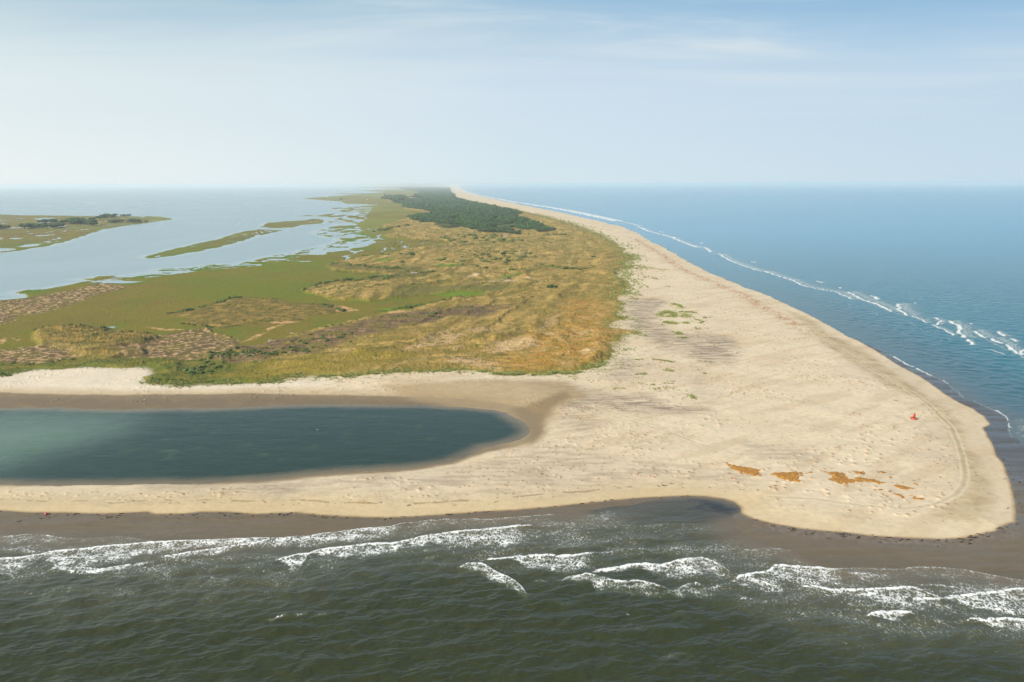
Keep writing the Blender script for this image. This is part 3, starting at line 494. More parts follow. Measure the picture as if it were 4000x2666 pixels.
for q, w, b in ((r3((900,362),(980,375),(1100,405)),2.2,7),(r3((1110,420),(1200,460),(1300,485),(1440,520)),2.6,9),(r3((1380,505),(1550,575),(1620,600)),2.0,8),(r3((1570,578),(1700,605)),1.8,7),
  (r3((1690,600),(1740,640)),1.6,5),(r3((1815,655),(1850,680),(1900,710),(2000,750),(2150,800),(2240,815)),1.6,9),(r3((1640,555),(1665,562)),2,3),(r3((2105,725),(2120,732)),2,3),(r3((1300,460),(1320,465)),2,3),(r3((1080,402),(1130,412)),2.4,4),
  (r4((270,20),(330,45),(480,75),(600,95),(680,130),(740,155)),1.1,9),(r4((705,95),(820,155),(950,200),(1020,230),(1080,265)),1.3,10),(r4((1135,200),(1150,250),(1215,295)),1.3,10),(r4((1245,302),(1300,315),(1390,360)),.8,4),
  (r4((1460,318),(1510,340),(1480,380)),.9,4),(r4((1600,350),(1640,378),(1685,402),(1680,460),(1730,490)),1.3,7),(r4((1750,510),(1780,555)),1.0,3),(r4((1815,435),(1840,465),(1890,490)),1.5,8),(r4((1965,505),(2040,545)),1.3,9),
  (r4((2090,555),(2110,575),(2170,630)),1.0,6),(r4((2000,440),(2080,480)),1.3,4),(r4((2120,505),(2170,520)),1.6,3),(r4((2200,640),(2215,600),(2260,590)),1.2,6),(((2960,1057),(3000,1065),(3050,1082),(3090,1093),(3121,1108)),1.3,8),(r4((430,0),(480,12)),1.6,3),(r4((910,128),(965,155)),1.6,3),
  (r4((1900,585),(2080,638)),.6,0),(r4((1430,380),(1560,430),(1620,470)),.7,3),(r4((2240,640),(2500,760)),1.2,8),(r4((1270,185),(1285,190)),1.2,0),(r4((620,52),(636,60)),1.2,0),(r4((1768,365),(1778,372)),1,0)):
    fl(q, w*1.15, 1.15, b*1.3, .5)
for q, w, d in ((r4((960,585),(1010,620),(1110,665)),.5,.6),(r4((1110,660),(1200,720),(1270,748)),.8,1),(r4((1295,762),(1360,790),(1430,825)),.8,1),(r4((1535,868),(1570,892)),.7,.8),(r4((1430,825),(1530,870),(1600,920),(1665,970)),.4,.45),(r4((1665,975),(1720,1028)),.5,.6),
  (r4((1800,1050),(1870,1085),(1940,1110),(2000,1140)),.5,.6),(r4((2000,1130),(2080,1180),(2100,1215)),.6,.85),(r4((2105,1240),(2125,1280)),.9,1),(r4((2105,1290),(2120,1340),(2160,1375),(2240,1430)),.4,.5),(r4((290,255),(345,285)),.7,.6),
  (r4((1050,300),(1150,330),(1250,355),(1300,400),(1400,450),(1500,480)),.4,.5),(r4((430,105),(540,150),(640,165),(700,190),(720,230)),.5,.4),(r4((900,255),(960,285),(940,300)),.5,.4),(r4((1580,505),(1600,515)),.7,.5),(r4((750,465),(880,530)),.3,.4)):
    fl(q, w, d)
fl([(2400,862),(2500,888),(2600,923),(2700,962),(2800,994),(2900,1040),(3000,1066),(3121,1109),(3268,1142),(3366,1172),(3482,1220),(3580,1243),(3714,1262),(3844,1322),(3969,1384),(4200,1480)], 1.3, .5, 15, .30)
# wakes and wind streaks on the sound
for q, d in ((zc(0,700,2.24,((2220,318),(2150,345),(2100,380),(2060,415))),.5),(zc(0,700,2.24,((1680,290),(1760,320),(1820,345),(1835,365))),.35),(zc(1000,680,2.24,((280,480),(340,490),(370,515))),.3),(zc(0,700,2.24,((2100,390),(2160,410),(2230,415))),.3)):
    fl(q, 4, d*.5)
zone = (X > -400) & (Y < 330) & (Y > 150) & ~is_pool
bayq = ss(22, 50, X)*ss(150, 125, X)*ss(206, 216, Y)
sz = (1-.9*bayq)*ss(-1, 5, off)*ss(48, 20, off+14*n1)*zone; foam = np.maximum(foam, sz*(.22+.07*ss(-40, 60, X)+.36*fbm(X/11, Y/6, 321, 4)))
WC += (lin((126,132,112)).astype(F32)-WC)*np.clip(foam*.55, 0, .5)[:, None]*(~is_sound)[:, None]
fm = off > .02
foam = np.where((off < .35) & (Y < 700) & ~is_pool & ~is_sound & (X > 60), np.maximum(foam, .2), foam)
rim = (d_pool > 0) & (d_pool < .7) & (Y > 335); foam = np.where(rim, np.maximum(foam, .32), foam)
# wave field -----------------------------------------------------------
amp = ss(2, 30, off)*ss(1500, 300, Y)
wx = X+3.0*fbm(X/30, Y/30, 401, 2); wy = Y+3.0*fbm(X/30, Y/30, 402, 2)
s1 = np.sin((wy*.985-wx*.17)*2*math.pi/7.5+2.5*fbm(X/45, Y/45, 403, 2)); s2 = np.sin((wy*.96-wx*.30)*2*math.pi/4.3+3*fbm(X/20, Y/30, 404, 2))
sea = 1.6*.09*s1*(.5+1.2*fbm(X/25, Y/25, 405, 2))+.025*s2*(.5+1.5*fbm(X/15, Y/15, 408, 2))+.62*fbm((X+.25*Y)/8.5, (Y-.25*X)/5, 406, 4)+.10*fbm((X+.2*Y)/3.2, (Y-.2*X)/1.7, 407, 3)
sea = np.where(is_pool, .035*fbm(X/1.6, Y/1.0, 409, 3), sea); sea = np.where(is_sound, .10*fbm(X/9, Y/6, 410, 3), sea)
bsea = (X > 60) & (Y > 300)
sea = np.where(bsea, .52*fbm(X/8, Y/5, 411, 4)+.14*np.sin((wx*.8+wy*.6)/1.6+2*fbm(X/30, Y/30, 412, 2))*.5, sea)
WZ += np.where(is_pool, ss(.5, 5, off)*ss(1500, 300, Y), amp)*sea
fartone = fbm(X/500, Y/1800, 413, 3)
WZ *= ss(0, 1.2, off)
# ------------------------------------------------------------------ turn arrays into meshes
col = bpy.context.scene.collection
def grid_faces(mask_v):
    q = np.arange(NR*NC).reshape(NR, NC)
    f = np.stack([q[:-1, :-1], q[:-1, 1:], q[1:, 1:], q[1:, :-1]], -1).reshape(-1, 4)
    return f[mask_v[f].any(1)]
def mesh_np(name, V, Fq, attrs=None, smooth=True, loop=4):
    me = bpy.data.meshes.new(name)
    me.vertices.add(len(V)); me.vertices.foreach_set('co', np.ascontiguousarray(V, F32).ravel())
    n = len(Fq); me.loops.add(n*loop); me.polygons.add(n)
    me.polygons.foreach_set('loop_start', np.arange(0, n*loop, loop, dtype=np.int32))
    me.loops.foreach_set('vertex_index', np.ascontiguousarray(Fq, np.int32).ravel())
    me.update(calc_edges=True)
    if smooth: me.polygons.foreach_set('use_smooth', np.ones(n, bool))
    for k, v in (attrs or {}).items():
        if v.ndim == 2:
            a = me.attributes.new(k, 'FLOAT_COLOR', 'POINT'); a.data.foreach_set('color', np.concatenate([v, np.ones((len(v), 1))], 1).astype(F32).ravel())
        else:
            a = me.attributes.new(k, 'FLOAT', 'POINT'); a.data.foreach_set('value', v.astype(F32))
    return me
def link(name, me, mat=None, parent=None, loc=None, **props):
    o = bpy.data.objects.new(name, me); col.objects.link(o)
    if mat and not me.materials: me.materials.append(mat)
    if parent: o.parent = parent
    if loc is not None: o.location = loc
    for k, v in props.items(): o[k] = v
    return o
def from_grid(name, z, mask_v, mat, attrs, **props):
    f = grid_faces(mask_v); used = np.unique(f); re = np.full(N, -1, np.int64); re[used] = np.arange(len(used))
    V = np.stack([X[used], Y[used], z[used]], 1)
    me = mesh_np(name, V, re[f], {k: v[used] for k, v in attrs.items()})
    return link(name, me, mat, **props)
# ------------------------------------------------------------------ materials
class NT:
    def __init__(s, m): s.t = m.node_tree; s.n = s.t.nodes; s.l = s.t.links
    def new(s, ty, ins=None, **kw):
        n = s.n.new(ty)
        for k, v in kw.items(): setattr(n, k, v)
        for k, v in (ins or {}).items():
            if isinstance(v, tuple) and len(v) == 2 and hasattr(v[0], 'outputs'): s.l.new(v[0].outputs[v[1]], n.inputs[k])
            else: n.inputs[k].default_value = v
        return n
def mat(name):
    m = bpy.data.materials.new(name); m.use_nodes = True; t = NT(m); t.n.clear()
    t.out = t.new('ShaderNodeOutputMaterial'); return m, t
def simple(name, c, rough=.7, var=.25, scale=3.0, lo=.35, hi=.65, metal=0.0, c2=None, objvar=0.0, bump=0.0):
    m, t = mat(name)
    tc_ = t.new('ShaderNodeTexCoord'); nz = t.new('ShaderNodeTexNoise', {'Vector': (tc_, 'Object'), 'Scale': scale, 'Detail': 4.0})
    a = tuple(A(c))+(1,) ; b = tuple(A(c2) if c2 else A(c)*(1-var))+(1,)
    r = t.new('ShaderNodeMapRange', {'Value': (nz, 'Fac'), 'From Min': lo, 'From Max': hi})
    mx = t.new('ShaderNodeMix', {'Factor': (r, 'Result'), 'A': a, 'B': b}, data_type='RGBA')
    for s_ in ('A', 'B'): pass
    src = (mx, 'Result')
    mx.inputs[6].default_value = a; mx.inputs[7].default_value = b; t.l.new(r.outputs['Result'], mx.inputs[0])
    out = mx.outputs[2]
    if objvar:
        oi = t.new('ShaderNodeObjectInfo'); hs = t.new('ShaderNodeHueSaturation')
        r2 = t.new('ShaderNodeMapRange', {'Value': (oi, 'Random'), 'To Min': 1-objvar, 'To Max': 1+objvar}); t.l.new(r2.outputs['Result'], hs.inputs['Value'])
        r3_ = t.new('ShaderNodeMapRange', {'Value': (oi, 'Random'), 'To Min': .5+.03*objvar, 'To Max': .5-.06*objvar}); t.l.new(r3_.outputs['Result'], hs.inputs['Hue'])
        t.l.new(out, hs.inputs['Color']); out = hs.outputs['Color']
    p = t.new('ShaderNodeBsdfPrincipled', {'Roughness': rough, 'Metallic': metal}); t.l.new(out, p.inputs['Base Color'])
    if bump:
        bp = t.new('ShaderNodeBump', {'Strength': bump, 'Distance': .05, 'Height': (nz, 'Fac')}); t.l.new(bp.outputs[0], p.inputs['Normal'])
    t.l.new(p.outputs[0], t.out.inputs[0]); return m
def ground_material():
    m, t = mat('sand_and_grass')
    at = t.new('ShaderNodeAttribute', attribute_name='albedo'); aw = t.new('ShaderNodeAttribute', attribute_name='wet'); av = t.new('ShaderNodeAttribute', attribute_name='veg')
    tc_ = t.new('ShaderNodeTexCoord')
    n1_ = t.new('ShaderNodeTexNoise', {'Vector': (tc_, 'Object'), 'Scale': 1.3, 'Detail': 5.0, 'Roughness': .65})
    n2_ = t.new('ShaderNodeTexNoise', {'Vector': (tc_, 'Object'), 'Scale': .33, 'Detail': 4.0})
    r1_ = t.new('ShaderNodeMapRange', {'Value': (n1_, 'Fac'), 'From Min': .3, 'From Max': .7, 'To Min': -1.0, 'To Max': 1.0})
    k = t.new('ShaderNodeMapRange', {'Value': (av, 'Fac'), 'To Min': .04, 'To Max': .24})
    mul = t.new('ShaderNodeMath', operation='MULTIPLY'); t.l.new(r1_.outputs[0], mul.inputs[0]); t.l.new(k.outputs[0], mul.inputs[1])
    add = t.new('ShaderNodeMath', operation='ADD'); t.l.new(mul.outputs[0], add.inputs[0]); add.inputs[1].default_value = 1.0
    vm = t.new('ShaderNodeVectorMath', operation='SCALE'); t.l.new(at.outputs['Color'], vm.inputs[0]); t.l.new(add.outputs[0], vm.inputs['Scale'])
    rr = t.new('ShaderNodeMapRange', {'Value': (aw, 'Fac'), 'To Min': .95, 'To Max': .27})
    sp = t.new('ShaderNodeMapRange', {'Value': (aw, 'Fac'), 'To Min': .15, 'To Max': .5})
    hb = t.new('ShaderNodeMath', operation='ADD'); t.l.new(n1_.outputs['Fac'], hb.inputs[0]); t.l.new(n2_.outputs['Fac'], hb.inputs[1])
    bs = t.new('ShaderNodeMapRange', {'Value': (av, 'Fac'), 'To Min': .10, 'To Max': .8})
    dry = t.new('ShaderNodeMath', operation='SUBTRACT'); dry.inputs[0].default_value = 1.0; t.l.new(aw.outputs['Fac'], dry.inputs[1])
    bm = t.new('ShaderNodeMath', operation='MULTIPLY'); t.l.new(bs.outputs[0], bm.inputs[0]); t.l.new(dry.outputs[0], bm.inputs[1])
    bp = t.new('ShaderNodeBump', {'Distance': .7, 'Height': (hb, 0)}); t.l.new(bm.outputs[0], bp.inputs['Strength'])
    p = t.new('ShaderNodeBsdfPrincipled'); t.l.new(vm.outputs[0], p.inputs['Base Color']); t.l.new(rr.outputs[0], p.inputs['Roughness'])
    t.l.new(sp.outputs[0], p.inputs['Specular IOR Level']); t.l.new(bp.outputs[0], p.inputs['Normal'])
    t.l.new(p.outputs[0], t.out.inputs[0]); return m
def water_material(name, rough=.16, bstr=.35, spec=.5, scl=1.0):
    m, t = mat(name)
    wc = t.new('ShaderNodeAttribute', attribute_name='body'); fo = t.new('ShaderNodeAttribute', attribute_name='foam')
    tc_ = t.new('ShaderNodeTexCoord')
    # foam lace: warped cell edges, opened up where the foam thins
    wn = t.new('ShaderNodeTexNoise', {'Vector': (tc_, 'Object'), 'Scale': .55, 'Detail': 3.0})
    ws = t.new('ShaderNodeVectorMath', operation='SCALE'); t.l.new(wn.outputs['Color'], ws.inputs[0]); ws.inputs['Scale'].default_value = 3.2
    wad = t.new('ShaderNodeVectorMath', operation='ADD'); t.l.new(tc_.outputs['Object'], wad.inputs[0]); t.l.new(ws.outputs[0], wad.inputs[1])
    mp = t.new('ShaderNodeMapping', {'Rotation': (0, 0, .45), 'Scale': (1.15, .50, 1)}); t.l.new(wad.outputs[0], mp.inputs['Vector'])
    vo = t.new('ShaderNodeTexVoronoi', {'Vector': (mp, 0), 'Scale': 1.0}, feature='DISTANCE_TO_EDGE')
    vo2 = t.new('ShaderNodeTexNoise', {'Vector': (mp, 0), 'Scale': 1.7, 'Detail': 5.0, 'Roughness': .7})
    # lace height = 1 at cell edges
    lh = t.new('ShaderNodeMapRange', {'Value': (vo, 'Distance'), 'From Min': 0.0, 'From Max': .26, 'To Min': 1.0, 'To Max': 0.0})
    nz = t.new('ShaderNodeMapRange', {'Value': (vo2, 'Fac'), 'From Min': .3, 'From Max': .7, 'To Min': -.45, 'To Max': .45})
    s1_ = t.new('ShaderNodeMath', operation='ADD'); t.l.new(lh.outputs[0], s1_.inputs[0]); t.l.new(nz.outputs[0], s1_.inputs[1])
    th = t.new('ShaderNodeMapRange', {'Value': (fo, 'Fac'), 'From Min': 0.0, 'From Max': 1.0, 'To Min': 1.45, 'To Max': -.05})
    df = t.new('ShaderNodeMath', operation='SUBTRACT'); t.l.new(s1_.outputs[0], df.inputs[0]); t.l.new(th.outputs[0], df.inputs[1])
    fm_ = t.new('ShaderNodeMapRange', {'Value': (df, 0), 'From Min': -.22, 'From Max': .50, 'To Max': .95}); fm_.interpolation_type = 'SMOOTHSTEP'
    mx = t.new('ShaderNodeMix', data_type='RGBA'); t.l.new(fm_.outputs[0], mx.inputs[0]); t.l.new(wc.outputs['Color'], mx.inputs[6]); mx.inputs[7].default_value = (.72, .72, .70, 1)
    # ripples
    mp2 = t.new('ShaderNodeMapping', {'Rotation': (0, 0, -.35), 'Scale': (.45*scl, 1.25*scl, 1)}); t.l.new(tc_.outputs['Object'], mp2.inputs['Vector'])
    rn = t.new('ShaderNodeTexNoise', {'Vector': (mp2, 0), 'Scale': 1.0, 'Detail': 6.0, 'Roughness': .62})
    mp3 = t.new('ShaderNodeMapping', {'Rotation': (0, 0, .25), 'Scale': (.05*scl, .12*scl, 1)}); t.l.new(tc_.outputs['Object'], mp3.inputs['Vector'])
    rn2 = t.new('ShaderNodeTexNoise', {'Vector': (mp3, 0), 'Scale': 1.0, 'Detail': 5.0, 'Roughness': .6})
    b2 = t.new('ShaderNodeBump', {'Strength': bstr, 'Distance': 1.2, 'Height': (rn2, 'Fac')})
    b1 = t.new('ShaderNodeBump', {'Strength': bstr, 'Distance': .28, 'Height': (rn, 'Fac')}); t.l.new(b2.outputs[0], b1.inputs['Normal'])
    b0 = t.new('ShaderNodeBump', {'Strength': .5, 'Distance': .12, 'Height': (fm_, 0)}); t.l.new(b1.outputs[0], b0.inputs['Normal'])
    ro = t.new('ShaderNodeMapRange', {'Value': (fm_, 0), 'To Min': rough, 'To Max': .9})
    p = t.new('ShaderNodeBsdfPrincipled', {'IOR': 1.33, 'Specular IOR Level': spec}); t.l.new(mx.outputs[2], p.inputs['Base Color']); t.l.new(ro.outputs[0], p.inputs['Roughness']); t.l.new(b0.outputs[0], p.inputs['Normal'])
    t.l.new(p.outputs[0], t.out.inputs[0]); return m
MG = ground_material()
ground = from_grid('ground', Zg, np.ones(N, bool), MG, {'albedo': Ct, 'wet': wet, 'veg': np.maximum(veg, .0)}, kind='structure')
near_w = land < np.where(Y < 3000, 1.0, 12.0)
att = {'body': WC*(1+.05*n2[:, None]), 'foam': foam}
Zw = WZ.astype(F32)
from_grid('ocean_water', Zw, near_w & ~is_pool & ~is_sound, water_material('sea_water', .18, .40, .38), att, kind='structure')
from_grid('sound_water', Zw, near_w & is_sound, water_material('sound_water', .26, .13, scl=.4), att, kind='structure')
from_grid('lagoon_water', Zw, (land < 1.0) & is_pool, water_material('lagoon_water', .14, .16, .26, 1.3), att, kind='structure')
# ------------------------------------------------------------------ plants
def ico(sub=2):
    import bmesh
    bm = bmesh.new(); bmesh.ops.create_icosphere(bm, subdivisions=sub, radius=1)
    v = np.array([p.co[:] for p in bm.verts]); f = np.array([[q.index for q in p.verts] for p in bm.faces]); bm.free(); return v, f
IV1, IF1 = ico(1); IV2, IF2 = ico(2)
def clump(r, lumps, leaf, seed, sub=1, flat=.7, spread=.75):
    """a crown: several rough lumps plus leaf tufts through and over them -> verts, tris"""
    g = np.random.default_rng(seed); V = []; Fc = []; o = 0
    bv, bf = (IV1, IF1) if sub == 1 else (IV2, IF2)
    cs = []
    for k in range(lumps):
        a = g.uniform(0, 6.28); q = spread*r*math.sqrt(g.uniform(0, 1)); rr = r*g.uniform(.34, .58); c = np.array([q*math.cos(a), q*math.sin(a), rr*flat*.75+(1-q/r)*r*.35*g.uniform(.3, 1)])
        cs.append((c, rr)); d = 1+g.uniform(-.22, .22, (len(bv), 1)); V.append(bv*d*rr*np.array([1, 1, flat])+c); Fc.append(bf+o); o += len(bv)
    for k in range(leaf):
        c, rr = cs[g.integers(len(cs))]; n = g.normal(size=3); n /= np.linalg.norm(n); n[2] = abs(n[2])*.9+.05
        p = c+n*rr*np.array([1, 1, flat])*g.uniform(.9, 1.22); u = g.normal(size=(3, 3)); u = u/np.linalg.norm(u, axis=1)[:, None]*r*g.uniform(.07, .17)
        V.append(p+u); Fc.append(np.array([[0, 1, 2]])+o); o += 3
    V = np.concatenate(V); V[:, 2] = np.maximum(V[:, 2], -.15*r); return V, np.concatenate(Fc)
def trunk(h, r, seed, limbs=3):
    g = np.random.default_rng(seed); V = []; Fc = []; o = 0
    def tube(p0, p1, r0, r1):
        nonlocal o
        p0, p1 = np.array(p0, float), np.array(p1, float); d = p1-p0; d /= np.linalg.norm(d); a = np.cross(d, [.3, .9, .1]); a /= np.linalg.norm(a); b = np.cross(d, a)
        for p, rr in ((p0, r0), ((p0+p1)/2+g.normal(size=3)*r0*.3, (r0+r1)/2), (p1, r1)):
            for k in range(6): V.append(p+rr*(a*math.cos(k*math.pi/3)+b*math.sin(k*math.pi/3)))
        for s_ in (0, 6):
            for k in range(6):
                k2 = (k+1) % 6; Fc.append([o+s_+k, o+s_+k2, o+s_+6+k2]); Fc.append([o+s_+k, o+s_+6+k2, o+s_+6+k])
        o += 18
    tube((0, 0, -.4), (0, 0, h), r, r*.55)
    for k in range(limbs):
        a = 2.1*k+g.uniform(0, 1); tube((0, 0, h*g.uniform(.55, .9)), (h*.45*math.cos(a), h*.45*math.sin(a), h*g.uniform(1.2, 1.6)), r*.45, r*.15)
    return np.array(V), np.array(Fc)
def foliage_mat(name, c, c2, ov=.25): return simple(name, c, .85, scale=1.4, c2=c2, objvar=ov)
M_sh = foliage_mat('shrub_foliage', (104,126,38), (62,86,28)); M_shg = foliage_mat('olive_foliage', (104,108,50), (76,84,38)); M_tree = foliage_mat('tree_foliage', (64,100,32), (30,60,20), .2)
M_bark = simple('bark', (112,98,84), .9); M_drift = simple('bleached_wood', (226,212,190), .8, .2, 2)
M_tuft = foliage_mat('beach_grass', (146,162,70), (190,190,116)); M_for = simple('forest_foliage', (60,104,26), .85, scale=.055, lo=.42, hi=.60, c2=(18,48,12))  # forest noise paints sunlit crown tops and dark shaded gaps into the colour
shrub_v = [clump(1, 5, 150, 100+k, 2, .62) for k in range(6)]
shrub_me = [mesh_np('shrub_%d' % k, v, f, smooth=False, loop=3) for k, (v, f) in enumerate(shrub_v)]
for k, me in enumerate(shrub_me): me.materials.append(M_shg if k in (2,) else M_sh)
tree_me = [mesh_np('crown_%d' % k, *clump(1, 9, 320, 200+k, 2, .72, .8), smooth=False, loop=3) for k in range(4)]
for me in tree_me: me.materials.append(M_tree)
tr_v = trunk(1, .13, 5); trunk_me = mesh_np('trunk', *tr_v, loop=3); trunk_me.materials.append(M_bark)
placed = []
def belt(pts, n, r, wpx=8, closed=False, lab='', dark=1, key=''):
    """positions (photo px read-offs turned into ground metres) along a line or inside an outline"""
    out = []; a = np.array(pts, float)
    if closed:
        P = W(pts); x0, y0 = a.min(0); x1, y1 = a.max(0); k = 0
        while len(out) < n and k < 200*n:
            k += 1; p = (random.uniform(x0, x1), random.uniform(y0, y1)); w_ = px2w(*p)
            if sdf(P, np.array([w_[0]]), np.array([w_[1]]))[0] > 0 and fbm(np.array([w_[0]/14]), np.array([w_[1]/14]), 77, 2)[0] > -.12: out.append(p)
    else:
        L = np.r_[0, np.cumsum(np.hypot(*np.diff(a, axis=0).T))]
        for k in range(n):
            s_ = random.uniform(0, L[-1]); out.append((np.interp(s_, L, a[:, 0])+random.gauss(0, wpx*.5), np.interp(s_, L, a[:, 1])+random.gauss(0, wpx*.16)))
    for p in out:
        x, y = px2w(*p); placed.append([float(x), float(y), r*(1.0 if y < 600 else 1.3)*random.uniform(.55, 1.35), lab, key])
belt([(800,1405),(870,1385),(1000,1378),(1080,1366),(1165,1388),(1090,1402),(1050,1420),(980,1434),(900,1432),(830,1428)], 62, 1.5, closed=True, lab='dark green shrub in the dense thicket around the bleached driftwood logs')
belt([(1130,1345),(1240,1318),(1350,1310),(1420,1330),(1400,1352),(1280,1362),(1200,1392),(1130,1385)], 34, 1.3, closed=True, lab='small dark shrub on the purple brown scrub right of the driftwood thicket')
belt([(700,1490),(745,1462),(790,1452),(800,1480),(760,1500),(700,1498)], 12, 2.2, closed=True, lab='large glossy green bush at the sand edge above the lagoon')
belt([(590,1500),(640,1505),(720,1507)], 10, 1.0, lab='low green bush on the pale sand below the big bushes', wpx=4)
belt([(0,1475),(20,1480),(45,1480)], 6, 1.3, lab='green bush at the left end of the white sand beach', wpx=5)
belt([(0,1440),(60,1435),(140,1445),(220,1425),(300,1418)], 14, 1.1, lab='low shrub in the green strip above the white sand at the left')
belt([(790,1425),(860,1450),(820,1470)], 8, 1.6, lab='green bush between the driftwood thicket and the lagoon beach')
belt([(140,1300),(170,1297),(200,1291)], 9, 1.6, lab='dark shrub at the left tip of the small dune island in the left marsh', wpx=10)
belt([(230,1292),(262,1291),(290,1290),(314,1291),(330,1285)], 8, 1.5, lab='dark shrub on the upper rim of the small dune island in the left marsh', wpx=5)
belt([(395,1290),(412,1300),(400,1310)], 8, 1.5, lab='dark shrub beside the small pond in the left marsh', wpx=8)
belt([(320,1330),(400,1335),(470,1325),(600,1322),(575,1335)], 16, 1.0, lab='low dark shrub on the brown flats left of the dune island')
for (x_, y_, n_) in ((1585,1250,3),(1548,1252,4),(1685,1240,4),(1715,1252,4),(1680,1250,5)): belt([(x_-9, y_), (x_+9, y_)], n_, 1.4, lab='dark shrub in the scrub pocket at the centre of the dunes', wpx=5)
belt([(1240,1300),(1300,1290),(1400,1262),(1500,1250)], 12, 1.0, lab='small shrub along the edge of the olive marsh tongue')
belt([(660,1231),(720,1218),(759,1213),(848,1187),(915,1170),(950,1172)], 26, 1.8, lab='dark shrub on the upper rim of the grassy dune island', wpx=8)
belt([(714,1268),(800,1280),(860,1284)], 10, 1.2, lab='low shrub on the lower left rim of the grassy dune island')
belt([(1262,1195),(1320,1212),(1340,1222)], 12, 1.6, lab='dark shrub at the right tip of the grassy dune island')
belt([(1560,1208),(1640,1198),(1700,1190),(1760,1178)], 26, 1.4, lab='dark shrub in the line below the bright green marsh patch', wpx=12)
belt([(1600,1215),(1660,1196)], 10, 2.0, lab='larger shrub left below the bright green marsh patch')
belt([(1178,1144),(1200,1130),(1268,1115),(1360,1106),(1440,1100)], 36, 2.0, lab='dark shrub in the long belt along the right edge of the marsh', wpx=10)
belt([(1440,1095),(1480,1085),(1530,1095),(1500,1105)], 16, 2.2, lab='dark shrub below the pale platform, left of the tan grass')
belt([(1277,1040),(1350,1045),(1450,1052),(1560,1062),(1640,1075),(1700,1070)], 46, 1.8, lab='low shrub in the long belt in the middle of the marsh', wpx=16)
belt([(1400,1008),(1470,1000),(1540,1003),(1600,998)], 18, 2, lab='low shrub in the faint line across the far marsh')
belt([(1850,1000),(1960,990),(2080,985),(2060,1030),(1950,1042),(1860,1020)], 40, 2.2, closed=True, lab='dark shrub on the tan grass around the dead snags')
belt([(1700,1020),(1790,1010),(1900,1025),(1870,1050),(1760,1048)], 14, 2.2, closed=True, lab='dark shrub scattered on the tan grass behind the round bush')
belt([(2090,1052),(2130,1046),(2160,1055),(2250,1060),(2300,1060)], 16, 2.4, lab='dark shrub on the low ridge at the end of the green hollow', wpx=10)
belt([(1990,1065),(2010,1062),(2050,1062)], 6, 2.2, lab='dark shrub above the bright green hollow', wpx=4)
belt([(1440,905),(1500,900),(1560,890),(1600,885)], 16, 4, lab='dark tree clump standing left of the forest in the far marsh', wpx=12)
belt([(1700,935),(1830,920),(1980,930),(2060,945),(1950,958),(1800,955),(1720,945)], 40, 3.6, closed=True, lab='dark bush on the open ground in front of the forest')
belt([(2120,925),(2150,920),(2200,925)], 8, 3.2, lab='dark bush off the right end of the forest')
SINGLES = [(1610,1012,3.4,'tree','lone dark tree with a tall rounded crown at the middle of the marsh edge'),(1572,1033,3.4,'b','wide dark bush left below the lone tree'),(2153,1133,5.6,'b','big bright green dome-shaped bush alone on the tan grass'),
 (2077,1173,2.2,'b','small green bush below left of the big dome-shaped bush'),(2028,1173,1.3,'b','tiny green bush left of the small bush on the tan grass'),(1898,1057,3.0,'b','round green bush alone on the tan grass, mid distance'),
 (1936,1058,1.4,'b','small round bush just right of the round green bush'),(1616,1126,2.4,'b','green bush at the left end of the low hedge below the pale platform'),(1642,1125,2.2,'b','flat green bush joined to the right of the hedge bush'),
 (1802,1100,1.5,'b','little green bush alone under the tan dune crest'),(1793,1210,2.0,'b','round shrub at the left on the dark brown hollow'),(1838,1210,2.2,'b','wider shrub at the right on the dark brown hollow'),(1889,1219,1.5,'b','upright shrub at the lower right of the dark brown hollow'),
 (1963,1010,3.6,'tree','broad dark tree at the left of the dead snags'),(1952,1020,2.8,'b','dark bush under the broad dark tree'),(1982,1030,3.2,'b','low spreading dark bush below the broad dark tree'),(1886,1030,2.4,'b','dark bush left of the spreading dark bush'),
 (2320,1014,3.0,'b','dark bush alone near the sand edge'),(2265,1062,2.8,'b','flat dark bush on the right of the tan grass'),(1808,1024,2.2,'b','narrow dark bush behind the marsh edge'),(2003,1061,2.8,'b','dark bush at the head of the bright green hollow')]
placed.sort(key=lambda q: q[1]); cnt = {}
LIM = 270; stuffV = []; stuffF = []; so = 0
for j, (x, y, r, lab, key) in enumerate(placed):
    z = height_at(x, y)-.1*r
    if j < LIM and len(placed)-j > 0:
        o = link('shrub', shrub_me[j % 6], loc=(x, y, z), label=lab, category='shrub', group=(lab.replace('shrub', 'shrubs', 1) if 'shrub' in lab else lab.replace('bush', 'bushes', 1) if 'bush' in lab else lab.replace('clump', 'clumps', 1)))
        o.rotation_euler.z = random.uniform(0, 6.28); o.scale = (r*random.uniform(.9, 1.25), r*random.uniform(.9, 1.25), r*random.uniform(.8, 1.15))
    else:
        v, f = shrub_v[j % 6]; a_ = random.uniform(0, 6.28); c_, s_ = math.cos(a_), math.sin(a_)
        stuffV.append(np.stack([(v[:, 0]*c_-v[:, 1]*s_)*r+x, (v[:, 0]*s_+v[:, 1]*c_)*r+y, v[:, 2]*r+z], 1)); stuffF.append(f+so); so += len(v)
